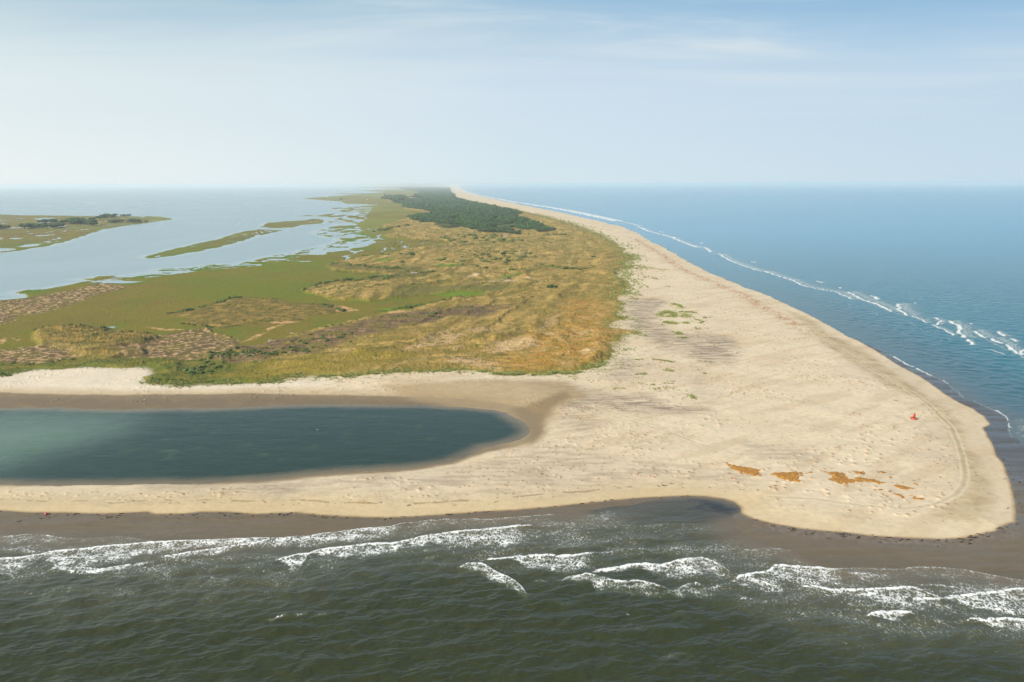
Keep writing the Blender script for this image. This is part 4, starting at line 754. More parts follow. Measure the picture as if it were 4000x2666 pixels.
# the many still smaller shrubs farther away and through the brown scrub
def scatter(poly, n, r0, r1, src, seed, thr=-9, sc=30, zs=1.0):
    global so
    P = W(poly); g = np.random.default_rng(seed); a = np.array(poly, float); k = 0; x0, y0 = P.min(0); x1, y1 = P.max(0)
    px = g.uniform(a[:, 0].min(), a[:, 0].max(), n*8); py = g.uniform(a[:, 1].min(), a[:, 1].max(), n*8); x, y = px2w(px, py)
    keep = (sdf(P, x, y) > 0) & (fbm(x/sc, y/sc, seed, 3) > thr); x, y = x[keep][:n], y[keep][:n]; out = []
    for i in range(len(x)):
        v, f = src[g.integers(len(src))]; r = g.uniform(r0, r1); a_ = g.uniform(0, 6.28); c_, s_ = math.cos(a_), math.sin(a_); z = height_at(x[i], y[i])
        out.append((np.stack([(v[:, 0]*c_-v[:, 1]*s_)*r+x[i], (v[:, 0]*s_+v[:, 1]*c_)*r+y[i], v[:, 2]*r*zs+z-.1*r], 1), f))
    return out
def merge(lst, name, m, smooth=False, **props):
    V = []; Fc = []; o = 0
    for v, f in lst: V.append(v); Fc.append(f+o); o += len(v)
    return link(name, mesh_np(name, np.concatenate(V), np.concatenate(Fc), smooth=smooth, loop=3), m, **props)
small_v = [clump(1, 3, 16, 300+k, 1, .6) for k in range(4)]
low = list(zip(stuffV, [f-f.min() for f in stuffF]))
low += scatter(M4, 260, .3, .9, small_v, 501, .0, 20)+scatter(D1, 130, .4, 1.3, small_v, 502, .05, 16)+scatter(D2, 110, .3, .9, small_v, 503, .0, 14)+scatter(GB, 330, .3, .9, small_v, 504, .02, 14)
low += scatter([(1560,1010),(1900,960),(2200,960),(2330,1040),(2300,1130),(1900,1130),(1700,1060)], 330, .4, 1.5, small_v, 505, .05, 40)
low += scatter([(1500,900),(1640,905),(2100,915),(2200,960),(1900,1000),(1600,1020),(1500,960)], 320, .8, 2.2, small_v, 506, .03, 60)
low += scatter([(1200,1110),(1480,1062),(1700,1075),(1640,1110),(1300,1160)], 180, .5, 1.4, small_v, 507, .0, 30)
low += scatter([(1700,1110),(1950,1130),(2150,1100),(2350,1100),(2380,1300),(2100,1300),(1750,1380),(1200,1460),(1000,1480),(1400,1340),(1900,1250)], 180, .3, .8, small_v, 508, .12, 30)
merge(low, 'shrubbery', M_sh, kind='stuff', label='small dark shrubs dotted through dunes and marsh', category='shrubs')
for x_, y_, r, ty, lab in SINGLES:
    x, y = map(float, px2w(x_, y_)); z = height_at(x, y)
    if ty == 'b':
        o = link('bush', tree_me[random.randrange(4)] if r > 2.5 else shrub_me[random.choice((0, 1, 3, 4, 5))], loc=(x, y, z-.15*r), label=lab, category='bush'); o.scale = (r, r*.9, r*.72); o.rotation_euler.z = random.uniform(0, 6)
    else:
        e = bpy.data.objects.new('tree', None); col.objects.link(e); e.location = (x, y, z); e['label'] = lab; e['category'] = 'tree'
        t_ = link('trunk', trunk_me, parent=e); t_.scale = (r*.9, r*.9, r*.9); c_ = link('crown', tree_me[1], parent=e, loc=(0, 0, r*.75)); c_.scale = (r, r, r*1.25)
# forest: the nearest trees as trees, the rest one mass
FP = W(FOREST); g = np.random.default_rng(91); trees = []
fpx = g.uniform(1520, 2175, 90000); fpy = 727+(925-727)*g.uniform(0, 1, 90000)**.8; fx_, fy_ = px2w(fpx, fpy)
fx_ += 12*fbm(fx_/60, fy_/60, 92, 2); inside = sdf(FP, fx_+14*fbm(fx_/70, fy_/110, 3, 3), fy_+30*fbm(fx_/70, fy_/110, 4, 3)) > 0
clear = fbm(fx_/70, fy_/170, 95, 3) > np.interp(fy_, [1500, 1800, 2200, 3200], [.0, .12, .24, .6])
inside &= ~clear; fx_, fy_ = fx_[inside], fy_[inside]; o_ = np.argsort(fy_); fx_, fy_ = fx_[o_], fy_[o_]
keepx = []; grid_seen = {}
for x, y in zip(fx_, fy_):
    c_ = 5.5 if y < 2600 else 5.5*y/2600
    k_ = (int(x//c_)+(10**6 if y > 2600 else 0), int(y//(c_*1.5)) if y < 2600 else int(math.log(y/2600)/(5.5*1.9/2600)))
    if y > 2600: k_ = (int(x/c_), k_[1]+10**5)
    if k_ in grid_seen: continue
    grid_seen[k_] = 1; keepx.append((x, y))
crown_v = [clump(1, 6, 60, 400+k, 1, .7, .75) for k in range(5)]; far_v = [clump(1, 3, 8, 420+k, 1, .6) for k in range(4)]
mass = []; nt = 0
for j, (x, y) in enumerate(keepx):
    s_ = max(1, y/2600); r = g.choice([2.4, 3.2, 4.2, 5.4, 6.8], p=[.2, .25, .25, .2, .1])*g.uniform(.85, 1.2)*s_*(.7+.3*min(1, (y-1500)/900)); h = (g.uniform(.5, 6.0)+4.0*float(fbm(np.array([x/50]), np.array([y/80]), 97, 2)[0]))*(.5+.5*min(1, max(0, (y-1550)/500))); h = max(h, .2)
    if nt < 150 and y < 2400:
        nt += 1; e = bpy.data.objects.new('tree', None); col.objects.link(e); e.location = (x, y, height_at(x, y)); e['category'] = 'tree'; e['group'] = 'trees along the near edge of the forest'
        e['label'] = 'dark green tree standing along the near edge of the forest'
        t_ = link('trunk', trunk_me, parent=e); t_.scale = (h+1.5,)*3; c_ = link('crown', tree_me[j % 4], parent=e, loc=(0, 0, h*.8)); c_.scale = (r*.95, r*.95, r*.85); c_.rotation_euler.z = g.uniform(0, 6)
        continue
    v, f = (crown_v[j % 5] if y < 3200 else far_v[j % 4]); mass.append((v*np.array([r*1.15, r*1.6 if s_ > 1 else r*1.15, r*.95/(s_**.6)])+np.array([x, y, h*.8+.6]), f))
merge(mass, 'forest', M_for, kind='stuff', label='dense dark green maritime forest along the middle of the island', category='forest')
print('forest', len(keepx), 'placed', len(placed))
# trees on the island at the left and by the lighthouse
tl = []
def far_trees(pts, n, r, sp, lab, grp, wpx=4):
    a = np.array(pts, float); L = np.r_[0, np.cumsum(np.hypot(*np.diff(a, axis=0).T))]
    for k in range(n):
        s_ = random.uniform(0, L[-1]); x, y = map(float, px2w(np.interp(s_, L, a[:, 0])+random.gauss(0, sp), np.interp(s_, L, a[:, 1])+random.gauss(0, sp*.12)))
        rr = 1.25*r*random.uniform(.6, 1.35)
        e = bpy.data.objects.new('tree', None); col.objects.link(e); e.location = (x, y, .4); e['label'] = lab; e['category'] = 'tree'; e['group'] = grp
        t_ = link('trunk', trunk_me, parent=e); t_.scale = (rr*.8,)*3; c_ = link('crown', tree_me[k % 4], parent=e, loc=(0, 0, rr*.5)); c_.scale = (rr*1.2, rr*1.2, rr*.95); c_.rotation_euler.z = k
z3 = lambda *p: zc(0, 800, 3.3614, p)
far_trees(z3((-300,330),(0,325),(100,325),(350,318),(500,310),(680,312),(800,300)), 26, 6, 9, 'dark tree in the row along the pale creek of the left island', 'trees along the creek of the left island')
far_trees(z3((520,250),(600,245),(700,240),(800,248),(870,245)), 16, 6.5, 6, 'dark tree in the grove below the pale pond of the left island', 'trees below the pond of the left island')
far_trees(z3((900,255),(1050,245),(1070,255),(1150,268),(1240,270)), 22, 7, 9, 'tall dark tree in the middle grove of the left island', 'trees of the middle grove of the left island')
far_trees(z3((1000,262),(1200,225),(1290,180),(1400,175),(1550,170),(1700,165)), 30, 5.5, 10, 'dark tree in the scrubby wood toward the tip of the left island', 'trees toward the tip of the left island')
far_trees(z3((1430,245),(1550,240),(1650,236),(1750,238),(1930,238)), 22, 5, 6, 'low dark tree on the near bank by the tip of the left island', 'trees on the near bank of the left island')
z1 = lambda *p: zc(1150, 700, 4.706, p)
far_trees(z1((1590,378),(1640,372),(1690,378)), 7, 11, 4, 'dark tree at the foot of the distant lighthouse tower', 'trees at the foot of the lighthouse')
far_trees(z1((1740,362),(1830,362),(1900,362),(2000,360),(2100,358),(2200,352),(2300,345)), 26, 13, 5, 'dark tree in the thin row right of the distant lighthouse tower', 'trees in the row right of the lighthouse')
far_trees(z1((1800,408),(1880,415),(1940,420)), 10, 13, 6, 'dark tree in the small grove in front of the lighthouse tree row', 'trees in front of the lighthouse row')
# ------------------------------------------------------------------ beach grass tufts (stuff)
def tuft(seed, n=14, h=.9):
    g = np.random.default_rng(seed); V = []; Fc = []
    for k in range(n):
        a = g.uniform(0, 6.28); q = g.uniform(0, .5); b = np.array([q*math.cos(a), q*math.sin(a), 0]); l = g.uniform(.25, .6); t_ = b+np.array([l*math.cos(a), l*math.sin(a), h*g.uniform(.5, 1)])
        w_ = np.array([-math.sin(a), math.cos(a), 0])*g.uniform(.06, .16); o = len(V); V += [b-w_, b+w_, t_]; Fc.append([o, o+1, o+2])
    return np.array(V), np.array(Fc)
tv = [tuft(600+k) for k in range(6)]
TU = []
def edge_tufts(pts, n, sp, seed, r0=.35, r1=.9):
    g = np.random.default_rng(seed); P = W(pts); L = np.r_[0, np.cumsum(np.hypot(*np.diff(P, axis=0).T))]
    for k in range(n):
        s_ = g.uniform(0, L[-1]); x = np.interp(s_, L, P[:, 0])+g.normal(0, sp); y = np.interp(s_, L, P[:, 1])+g.normal(0, sp)
        if float(fbm(np.array([x/9]), np.array([y/9]), seed, 2)[0]) < -.05: continue
        v, f = tv[g.integers(6)]; r = g.uniform(r0, r1); z = height_at(x, y)
        if z < .2: continue
        TU.append((v*r+np.array([x, y, z-.03]), f))
edge_tufts([(574,1506),(650,1512),(722,1517),(807,1508),(1000,1510),(1089,1503),(1134,1487),(1223,1479),(1312,1487),(1402,1483),(1469,1470),(1558,1467),(1670,1463),(1804,1461),(1937,1476)], 2400, 2.4, 701, .5, 1.3)
edge_tufts([(1312,1492),(1200,1490),(1100,1500)], 180, 3, 702); edge_tufts([(0,1483),(136,1455),(340,1446),(565,1448)], 400, 2.4, 703)
edge_tufts([(1937,1476),(2134,1474),(2223,1472),(2304,1454),(2357,1429)], 1500, 1.6, 704, .6, 1.5); edge_tufts([(2388,1403),(2402,1371),(2390,1349),(2437,1330),(2446,1312)], 420, 3, 705)
edge_tufts([(2393,1292),(2388,1258),(2440,1262),(2446,1249),(2402,1238),(2442,1191)], 400, 4, 706, .5, 1.3); edge_tufts([(2482,1250),(2486,1270),(2500,1322)], 120, 2, 706, .5, 1.2)
edge_tufts([(2405,1169),(2446,1137),(2457,1118),(2429,1093),(2437,1060),(2478,1056),(2442,1035),(2488,1012),(2446,995)], 1300, 8, 707, 1.0, 2.8)
edge_tufts([(2437,977),(2402,954),(2348,923),(2268,888),(2179,861),(2089,838)], 1100, 12, 708, 1.2, 3.5)
for q, n, s_ in ((r3((1350,1135),(1430,1115),(1530,1160)),150,1.5),(r3((1290,1200),(1420,1180),(1430,1220),(1300,1215)),420,3.5),(r3((1440,1200),(1560,1180),(1540,1230)),130,3),(r3((1330,1260),(1400,1290),(1530,1275)),200,2.2),(r3((1600,1250),(1690,1290)),60,2),
                 (r3((1380,1370),(1480,1375)),90,1.6),(r3((1490,1410),(1560,1405)),70,1.4),(r3((1180,790),(1280,800),(1330,810)),80,4),(r3((1160,860),(1240,890),(1300,880)),70,3),(r3((1620,1330),(1680,1330)),30,2),(r3((1690,1235),(1730,1235)),20,1.5),(r3((1040,1020),(1150,1030)),40,3),(r3((1040,1070),(1100,1068)),30,2),(r3((1320,960),(1380,958)),20,2)):
    edge_tufts(q, int(n*1.4), s_, 720, .6, 1.6)
z8 = lambda *p: zc(2000, 1300, 2.24, p)
for q, n, s_ in ((z8((1070,260),(1200,262),(1300,265),(1420,290)),130,.7),(z8((1090,320),(1200,320)),30,1),(z8((1350,350),(1420,380),(1490,385)),80,1.2),(z8((1095,390),(1170,385)),50,.9),(z8((1090,410),(1090,435)),14,.7),(z8((1230,490),(1300,490),(1260,515),(1230,520)),110,1.4),
                 (z8((1360,475),(1460,465)),70,1.2),(z8((1550,570),(1590,615)),50,1),(z8((890,525),(980,515)),25,1),(z8((1480,540),(1530,550)),14,1),(z8((1680,385),(1690,385)),14,.5),(z8((940,210),(1040,160)),90,2),(z8((780,310),(900,330),(1000,260)),90,5),(z8((700,350),(850,370)),50,4),(z8((500,395),(760,470)),40,5),
                 (z8((1060,480),(1400,520)),40,2),(z8((1640,260),(1700,300)),30,3)):
    edge_tufts(q, int(n*1.3), s_, 730, .4, .9)
merge(TU, 'beach_grass', M_tuft, kind='stuff', label='tufts of green beach grass along the sand edge', category='grass')
# ------------------------------------------------------------------ dark clumps on the wet sand: each its own object
M_peat = simple('dark_weed', (62,48,40), .8, .4, 6); M_och = simple('dried_seaweed', (218,158,58), .95, scale=2.2, c2=(158,104,36), bump=.6); M_rust = simple('rust_brown_weed', (140,92,58), .9, .4, 5)
def lump(seed, el=2.0):
    g = np.random.default_rng(seed); V = []; Fc = []; o = 0
    for k in range(4):
        c = np.array([(k-1.5)*.42*el*.5, .25*math.sin(k*1.7+seed), .1]); r = g.uniform(.28, .5); V.append(IV2*(1+g.uniform(-.25, .25, (42, 1)))*np.array([r*el*.6, r, r*.6])+c); Fc.append(IF2+o); o += 42
    return np.concatenate(V), np.concatenate(Fc)
peat_me = [mesh_np('weed_clump', *lump(k, (1.2, 2.0, 2.8, 3.4)[k % 4]), loop=3) for k in range(8)]
for me in peat_me: me.materials.append(M_peat)
def clumps(pts, n, sp, lab, grp, r0=.14, r1=.42, dense=None, rot=None, m=None):
    P = W(pts); L = np.r_[0, np.cumsum(np.hypot(*np.diff(P, axis=0).T))]
    for k in range(n):
        s_ = random.uniform(0, L[-1]); x = np.interp(s_, L, P[:, 0])+random.gauss(0, .5); y = np.interp(s_, L, P[:, 1])-abs(random.gauss(0, sp))+.3
        r = random.uniform(r0, r1)*(1.5 if random.random() < .12 else 1)
        o = link('seaweed_clump', peat_me[random.randrange(8)], loc=(x, y, height_at(x, y)), label=lab, category='seaweed clump', group=grp); o.scale = (r*1.2, r, r); o.rotation_euler.z = (rot if rot is not None else random.gauss(.15, .35))
clumps([(0,2005),(127,2010),(255,2010),(425,2015),(500,2015)], 34, 2.4, 'small dark weed clump on the grey wet sand by the pink float', 'weed clumps on the wet sand at the left')
clumps([(560,2010),(722,2018),(786,2012),(892,2012),(1000,2018)], 26, 2.2, 'small dark weed clump on the wet sand below the sand spit bulge', 'weed clumps on the wet sand, left middle')
clumps([(1000,2018),(1085,2015),(1170,2012),(1255,2020),(1382,2024),(1510,2026),(1637,2020),(1722,2014),(1850,2005),(2000,1994)], 44, 1.3, 'small dark weed clump along the narrow wet strip above the surf', 'weed clumps on the narrow wet strip')
clumps([(2089,1988),(2290,1968),(2513,1947),(2687,1940)], 18, .5, 'dark weed clump at the upper rim of the dark tidal inlet', 'weed clumps at the inlet rim')
clumps([(2930,2030),(3045,2058),(3134,2074),(3313,2094),(3491,2109),(3670,2117),(3800,2107)], 64, 2.4, 'dark weed clump on the brown wet sand below the sandy point', 'weed clumps below the sandy point')
clumps([(3800,2107),(3884,2092),(3929,2066),(3975,2060),(3990,2040)], 14, 1.6, 'dark weed clump at the notch of the sandy point', 'weed clumps at the notch')
clumps([(3868,1725),(3895,1750),(3912,1790),(3935,1840),(3955,1880),(3965,1950),(3985,2000)], 30, 2.2, 'small dark weed clump on the blue-grey wet flat at the right', 'weed clumps on the right wet flat', .12, .32, rot=1.2)
clumps([(297,1921),(400,1930),(500,1962),(620,1970),(742,1980),(820,1975),(1000,1980)], 18, .8, 'small dark weed clump on the crest of the near sand spit at the left', 'weed clumps on the spit crest at the left', .12, .3)
clumps([(1000,1972),(1100,1975),(1250,1975),(1400,1972),(1570,1978),(1750,1978),(1900,1972),(2030,1950),(2200,1945)], 30, 1.0, 'small dark weed clump in the line along the pale near beach', 'weed clumps along the near beach line', .1, .3)
clumps([(2400,1915),(2600,1900),(2740,1895),(2800,1915),(2980,1925)], 18, 1.5, 'rusty weed clump on the pale sand above the tidal inlet', 'weed clumps above the inlet', .1, .32)
# ------------------------------------------------------------------ ochre seaweed mats
def weed_mat(pts, lab, k):
    P = W(pts); c = P.mean(0); x0, y0 = P.min(0)-.5; x1, y1 = P.max(0)+.5; st = .22 if (x1-x0) < 8 else .32
    xs = np.arange(x0, x1, st); ys = np.arange(y0, y1, st*1.3); gx_, gy_ = np.meshgrid(xs, ys); a, b = gx_.ravel(), gy_.ravel()
    d = sdf(P, a+1.1*fbm(a/1.5, b/1.5, 800, 3), b+1.5*fbm(a/1.5, b/1.5, 801, 3))-.9*ss(.05, .4, fbm(a/1.1, b/1.4, 803, 3)); h = np.array([height_at(p, q) for p, q in zip(a, b)])
    z = h+np.where(d > 0, .06+.22*ss(0, .8, d)*(.6+.8*fbm(a/.7, b/.7, 802, 3)), -.15)
    q = np.arange(len(a)).reshape(gx_.shape); f = np.stack([q[:-1, :-1], q[:-1, 1:], q[1:, 1:], q[1:, :-1]], -1).reshape(-1, 4); f = f[(d[f] > -.02).any(1)]
    if not len(f): return
    used = np.unique(f); re = np.full(len(a), -1); re[used] = np.arange(len(used)); V = np.stack([a-c[0], b-c[1], z-h.mean()], 1)[used]
    link('seaweed_mat', mesh_np('seaweed_mat', V, re[f]), M_och, loc=(c[0], c[1], h.mean()), label=lab, category='seaweed mat')
zt = lambda *p: zc(3000, 1700, 2.24, p)
for k, (q, lab) in enumerate(((z8((1850,1165),(1890,1170),(1910,1185),(2000,1200),(2100,1213),(2170,1225),(2165,1260),(2195,1290),(2100,1282),(2000,1252),(1910,1215)),'leftmost large ochre seaweed mat, long and tapering, on the pale point'),
  (zt((10,372),(60,368),(100,360),(150,362),(200,356),(250,362),(320,370),(390,360),(395,368),(350,378),(300,387),(265,410),(290,435),(270,450),(180,440),(120,420),(60,398)),'large ochre seaweed mat with a thin tail to the right, second from the left'),
  (zt((440,355),(500,352),(520,360),(620,360),(680,380),(680,410),(720,425),(740,418),(760,440),(750,462),(700,470),(690,482),(620,470),(520,430),(560,410),(540,388),(500,372)),'biggest ochre seaweed mat at the middle of the row'),
  (zt((765,415),(800,412),(860,425),(930,430),(950,450),(1060,452),(1040,460),(980,475),(930,462),(850,452),(770,455),(752,440)),'slender ochre seaweed mat joined to the right of the biggest one'),
  (zt((715,348),(760,355),(850,358),(850,385),(800,388),(760,375)),'small ochre seaweed mat above the biggest one'),(zt((940,362),(985,358),(1030,364),(1020,385),(960,384)),'small rounded ochre seaweed mat at the upper right of the row'),
  (zt((1080,475),(1120,472),(1200,485),(1280,515),(1230,522),(1160,515),(1110,495)),'spindle-shaped ochre seaweed mat right of the main group'),(zt((915,518),(1010,515),(1015,526),(930,534)),'short flat ochre seaweed mat below the slender one'),
  (zt((1085,552),(1140,560),(1190,580),(1215,598),(1160,596),(1120,575)),'jagged ochre seaweed mat at the lower right'),(zt((1240,568),(1290,580),(1300,590),(1378,598),(1360,610),(1270,612),(1250,595)),'lowest ochre seaweed mat at the right end'),
  (zt((1275,465),(1320,472),(1318,488),(1290,486)),'little ochre seaweed patch above the spindle-shaped mat'),(zt((1035,412),(1080,405),(1082,420),(1050,424)),'little ochre seaweed patch above the slender mat'),(zt((650,484),(700,488),(712,502),(670,498)),'little ochre seaweed scrap under the biggest mat'),
  (zt((940,405),(980,405),(990,416),(945,418)),'tiny ochre seaweed patch left of the little patch'),(zt((1030,345),(1080,356),(1040,356)),'thin ochre seaweed streak at the top right of the row'),(zt((520,322),(570,328),(540,336)),'thin ochre seaweed streak above the biggest mat'),
  (zt((1455,512),(1490,518),(1480,526)),'isolated ochre seaweed scrap by the wheel tracks'),(zt((1030,570),(1060,568),(1055,585),(1035,584)),'round brown seaweed lump at the lower middle'),(zt((35,460),(75,465),(60,478)),'small ochre seaweed scrap below the second large mat'),
  (z8((1710,1178),(1770,1180),(1740,1190)),'small ochre seaweed scrap left of the row'),(z8((1570,1245),(1605,1240),(1600,1255)),'tiny ochre seaweed lump far left of the row'),(z8((1020,1292),(1055,1292),(1040,1301)),'lone ochre seaweed lump on the near spit'),
  (zc(3000,1100,2.24,((1085,1062),(1135,1072),(1140,1082),(1120,1080))),'wispy ochre seaweed streak above the red buoy'),(zc(3000,1100,2.24,((1140,1096),(1160,1100),(1155,1108))),'small rust seaweed lump just above the red buoy'))):
    weed_mat(q, lab, k)
# ------------------------------------------------------------------ driftwood, snags
def limb_mesh(segs, r=.14, seed=0):
    V = []; Fc = []; g = np.random.default_rng(seed)
    for p0, p1, r0, r1 in segs:
        p0, p1 = np.array(p0, float), np.array(p1, float); d = (p1-p0)/np.linalg.norm(p1-p0); a = np.cross(d, [.2, .5, .83]); a /= np.linalg.norm(a); b = np.cross(d, a); o = len(V)
        for t_ in (0, .33, .66, 1):
            c = p0+(p1-p0)*t_+(g.normal(size=3)*.5*r0 if 0 < t_ < 1 else 0); rr = r0+(r1-r0)*t_
            for k in range(7): V.append(c+rr*(a*math.cos(k*.8976)+b*math.sin(k*.8976)))
        for s_ in range(3):
            for k in range(7):
                k2 = (k+1) % 7; Fc.append([o+7*s_+k, o+7*s_+k2, o+7*s_+7+k2]); Fc.append([o+7*s_+k, o+7*s_+7+k2, o+7*s_+7+k])
        for k in range(1, 6): Fc.append([o, o+k+1, o+k]); Fc.append([o+21, o+21+k, o+22+k])
    return np.array(V), np.array(Fc)
def log_at(x_, y_, ln, ang, lab, seed=0, r=.2, br=True):
    x, y = map(float, px2w(x_, y_)); c, s_ = math.cos(ang), math.sin(ang); h = ln/2
    segs = [((-h*c, -h*s_, r*.9), (h*c, h*s_, r*1.4), r, r*.5)]
    if br: segs += [((h*.3*c, h*.3*s_, r), (h*.7*c-.5*s_, h*.7*s_+.5*c, r+.5), r*.5, r*.15), ((-h*.8*c, -h*.8*s_, r), (-h*1.05*c+.4*s_, -h*1.05*s_-.4*c, r+.45), r*.5, r*.2)]
    link('driftwood_log', mesh_np('driftwood_log', *limb_mesh(segs, seed=seed), loop=3), M_drift, loc=(x, y, height_at(x, y)+.1), label=lab, category='driftwood')
def snag_at(x_, y_, h, lab, seed=0, grp=None, r=.22):
    x, y = map(float, px2w(x_, y_)); g = np.random.default_rng(seed); t_ = g.normal(0, .08, 2)*h
    segs = [((0, 0, -.3), (t_[0], t_[1], h), r, r*.45), ((t_[0]*.6, t_[1]*.6, h*.6), (t_[0]*.6+.22*h, t_[1], h*.85), r*.4, r*.15), ((t_[0]*.4, t_[1]*.4, h*.45), (t_[0]-.2*h, .1*h, h*.72), r*.35, r*.12)]
    pr = dict(label=lab, category='dead tree'); 
    if grp: pr['group'] = grp
    link('dead_tree', mesh_np('dead_tree', *limb_mesh(segs, seed=seed), loop=3), M_drift, loc=(x, y, height_at(x, y)), **pr)
log_at(1142,1321,3.6,-.25,'straight bleached log at the edge of the olive marsh tongue',1); log_at(948,1406,3.2,.2,'upper bleached log lying in the dark thicket',2); log_at(960,1404,3.4,.75,'tilted bleached log crossing the thicket',3)
log_at(992,1411,2.6,.1,'short bleached log right of the crossing logs in the thicket',4); log_at(1135,1397,2.2,.2,'bleached log at the right end of the dark thicket',5); log_at(1151,1371,1.6,.05,'small bleached log on the brown scrub',6,.14)
log_at(1316,1380,1.6,-.7,'short bleached log slanting on the yellow grass',7,.16); log_at(1020,1442,1.7,.1,'small bleached log on the grass below the thicket',8,.15); log_at(1768,1426,3.4,-.9,'long slanting bleached log on the grass near the lagoon beach',9,.16)
log_at(1728,1424,1.8,.3,'short bleached log left of the long slanting log',10,.14); log_at(1953,1340,2.6,.2,'pale log on the dune grass right of the dark ridge',11,.16); log_at(1682,1066,3.5,.1,'tiny pale log right of the pale platform',12,.3,False)
log_at(410,1552,2.4,.05,'white log lying on the dark lagoon margin',13,.14); log_at(566,1570,.9,.2,'white scrap of wood on the dark lagoon margin',14,.2,False); log_at(3922,1883,1.6,.1,'white log on the right edge of the sandy point',15,.16); log_at(3933,2003,1.1,.3,'short white log low on the right edge of the sandy point',16,.2)
log_at(1460,1534,2.6,-.15,'brown log on the sand above the lagoon',17,.14); log_at(3752,1962,.8,1.,'white scrap on the inside of the wheel track bend',18,.1,False); log_at(1682,1233,2.6,.9,'white log in the dark brown hollow',19,.2)
snag_at(861,1428,2.6,'upright bleached dead trunk at the left of the thicket',21); 
x, y = map(float, px2w(1057,1346)); e_segs = [((-1.6,0,.3),(1.6,.3,.6),.3,.15),((-.6,0,.4),(-1.4,1,1.9),.2,.06),((0,.1,.5),(.3,.8,2.1),.2,.05),((.6,.1,.5),(1.5,-.7,1.6),.16,.05),((.2,.1,.5),(-.4,-1.2,1.1),.16,.05),((1,.2,.5),(2.1,.9,.9),.15,.05)]
link('uprooted_stump', mesh_np('uprooted_stump', *limb_mesh(e_segs, seed=3), loop=3), M_drift, loc=(x, y, height_at(x, y)), label='white uprooted stump with spread roots at the tip of the marsh tongue', category='stump')
for k, (a_, b_) in enumerate(((2013,1001),(2021,1003),(2030,1005),(2038,1003),(2044,1004),(2041,1000),(2030,996),(2062,1001))): snag_at(a_, b_, random.uniform(2.8, 4.6), 'thin bleached dead trunk in the little stand on the tan grass', 30+k, 'dead trunks standing on the tan grass', .28)
for k, (a_, b_) in enumerate(((1969,936),(1974,935),(1979,936),(1983,935))): snag_at(a_, b_, random.uniform(5, 8), 'bleached dead trunk at the front of the forest', 50+k, 'dead trunks at the forest front', .4)
# ------------------------------------------------------------------ bmesh helpers for the built things
import bmesh
def bobj(name, m, parent=None, loc=(0,0,0), build=None, smooth=False, **props):
    bm = bmesh.new(); build(bm); me = bpy.data.meshes.new(name); bm.to_mesh(me); bm.free()
    if smooth:
        for p in me.polygons: p.use_smooth = True
    me.materials.append(m); o = link(name, me, parent=parent, loc=loc, **props); return o
def lathe(bm, prof, n=28):
    rings = [[bm.verts.new((r*math.cos(k*2*math.pi/n), r*math.sin(k*2*math.pi/n), z)) for k in range(n)] for r, z in prof]
    for a, b in zip(rings, rings[1:]):
        for k in range(n): bm.faces.new((a[k], a[(k+1) % n], b[(k+1) % n], b[k]))
    bm.faces.new(rings[0][::-1]); bm.faces.new(rings[-1])
def bar(bm, p0, p1, r, n=6):
    p0, p1 = Vector(p0), Vector(p1); d = (p1-p0).normalized(); a = d.cross(Vector((.3, .2, .93))).normalized(); b = d.cross(a)
    R0 = [bm.verts.new(p0+r*(a*math.cos(k*2*math.pi/n)+b*math.sin(k*2*math.pi/n))) for k in range(n)]; R1 = [bm.verts.new(p1+r*(a*math.cos(k*2*math.pi/n)+b*math.sin(k*2*math.pi/n))) for k in range(n)]
    for k in range(n): bm.faces.new((R0[k], R0[(k+1) % n], R1[(k+1) % n], R1[k]))
    bm.faces.new(R0[::-1]); bm.faces.new(R1)
def box(bm, x0, x1, y0, y1, z0, z1):
    v = [bm.verts.new((x, y, z)) for z in (z0, z1) for y in (y0, y1) for x in (x0, x1)]
    for f in ((0,2,3,1),(4,5,7,6),(0,1,5,4),(2,6,7,3),(0,4,6,2),(1,3,7,5)): bm.faces.new([v[i] for i in f])
def empty(name, loc, **props):
    e = bpy.data.objects.new(name, None); col.objects.link(e); e.location = loc
    for k, v in props.items(): e[k] = v
    return e
M_red = simple('red_paint', (226,44,26), .45, .15, 2); M_dk = simple('dark_brown_deck', (112,62,34), .8, .3, 4); M_or = simple('faded_orange_paint', (236,120,70), .55, .12, 2); M_st = simple('dark_steel', (60,52,56), .6)  # buoy deck is a darker brown than the red float
M_wh = simple('white_paint', (238,236,228), .6, .08); M_gr = simple('weathered_grey_boards', (206,200,188), .85, .2, 1.5); M_rf = simple('brown_red_wall', (150,84,72), .8); M_rd = simple('dark_roof', (84,80,84), .8); M_pk = simple('pink_plastic', (244,96,128), .5, .1); M_lg = simple('lime_plastic', (176,226,110), .5, .1)
# stranded red buoy
bx_, by_ = map(float, px2w(3567,1651)); B = empty('navigation_buoy', (bx_, by_, height_at(bx_, by_)-.05), label='red navigation buoy stranded upright on the pale sand', category='buoy'); B.rotation_euler = (math.radians(5), math.radians(6), .4)
bobj('float_body', M_red, B, build=lambda bm: lathe(bm, [(.55,-.12),(1.05,-.05),(1.28,.12),(1.32,.38),(1.24,.55)]), smooth=False)
bobj('rim_band', M_or, B, build=lambda bm: lathe(bm, [(1.26,.50),(1.345,.52),(1.345,.68),(1.20,.72),(1.10,.66)]))
bobj('deck', M_dk, B, build=lambda bm: lathe(bm, [(.1,.50),(1.12,.60),(1.12,.64),(.35,.70),(.12,.78)]))
for k in range(4):
    a = k*math.pi/2+.5; bobj('tower_leg', M_red, B, build=lambda bm: bar(bm, (.62*math.cos(a), .62*math.sin(a), .62), (.26*math.cos(a), .26*math.sin(a), 2.55), .045))
bobj('daymark', M_red, B, build=lambda bm: (lathe(bm, [(.50,1.35),(.52,1.40),(.34,2.25),(.18,2.42)], 12)))
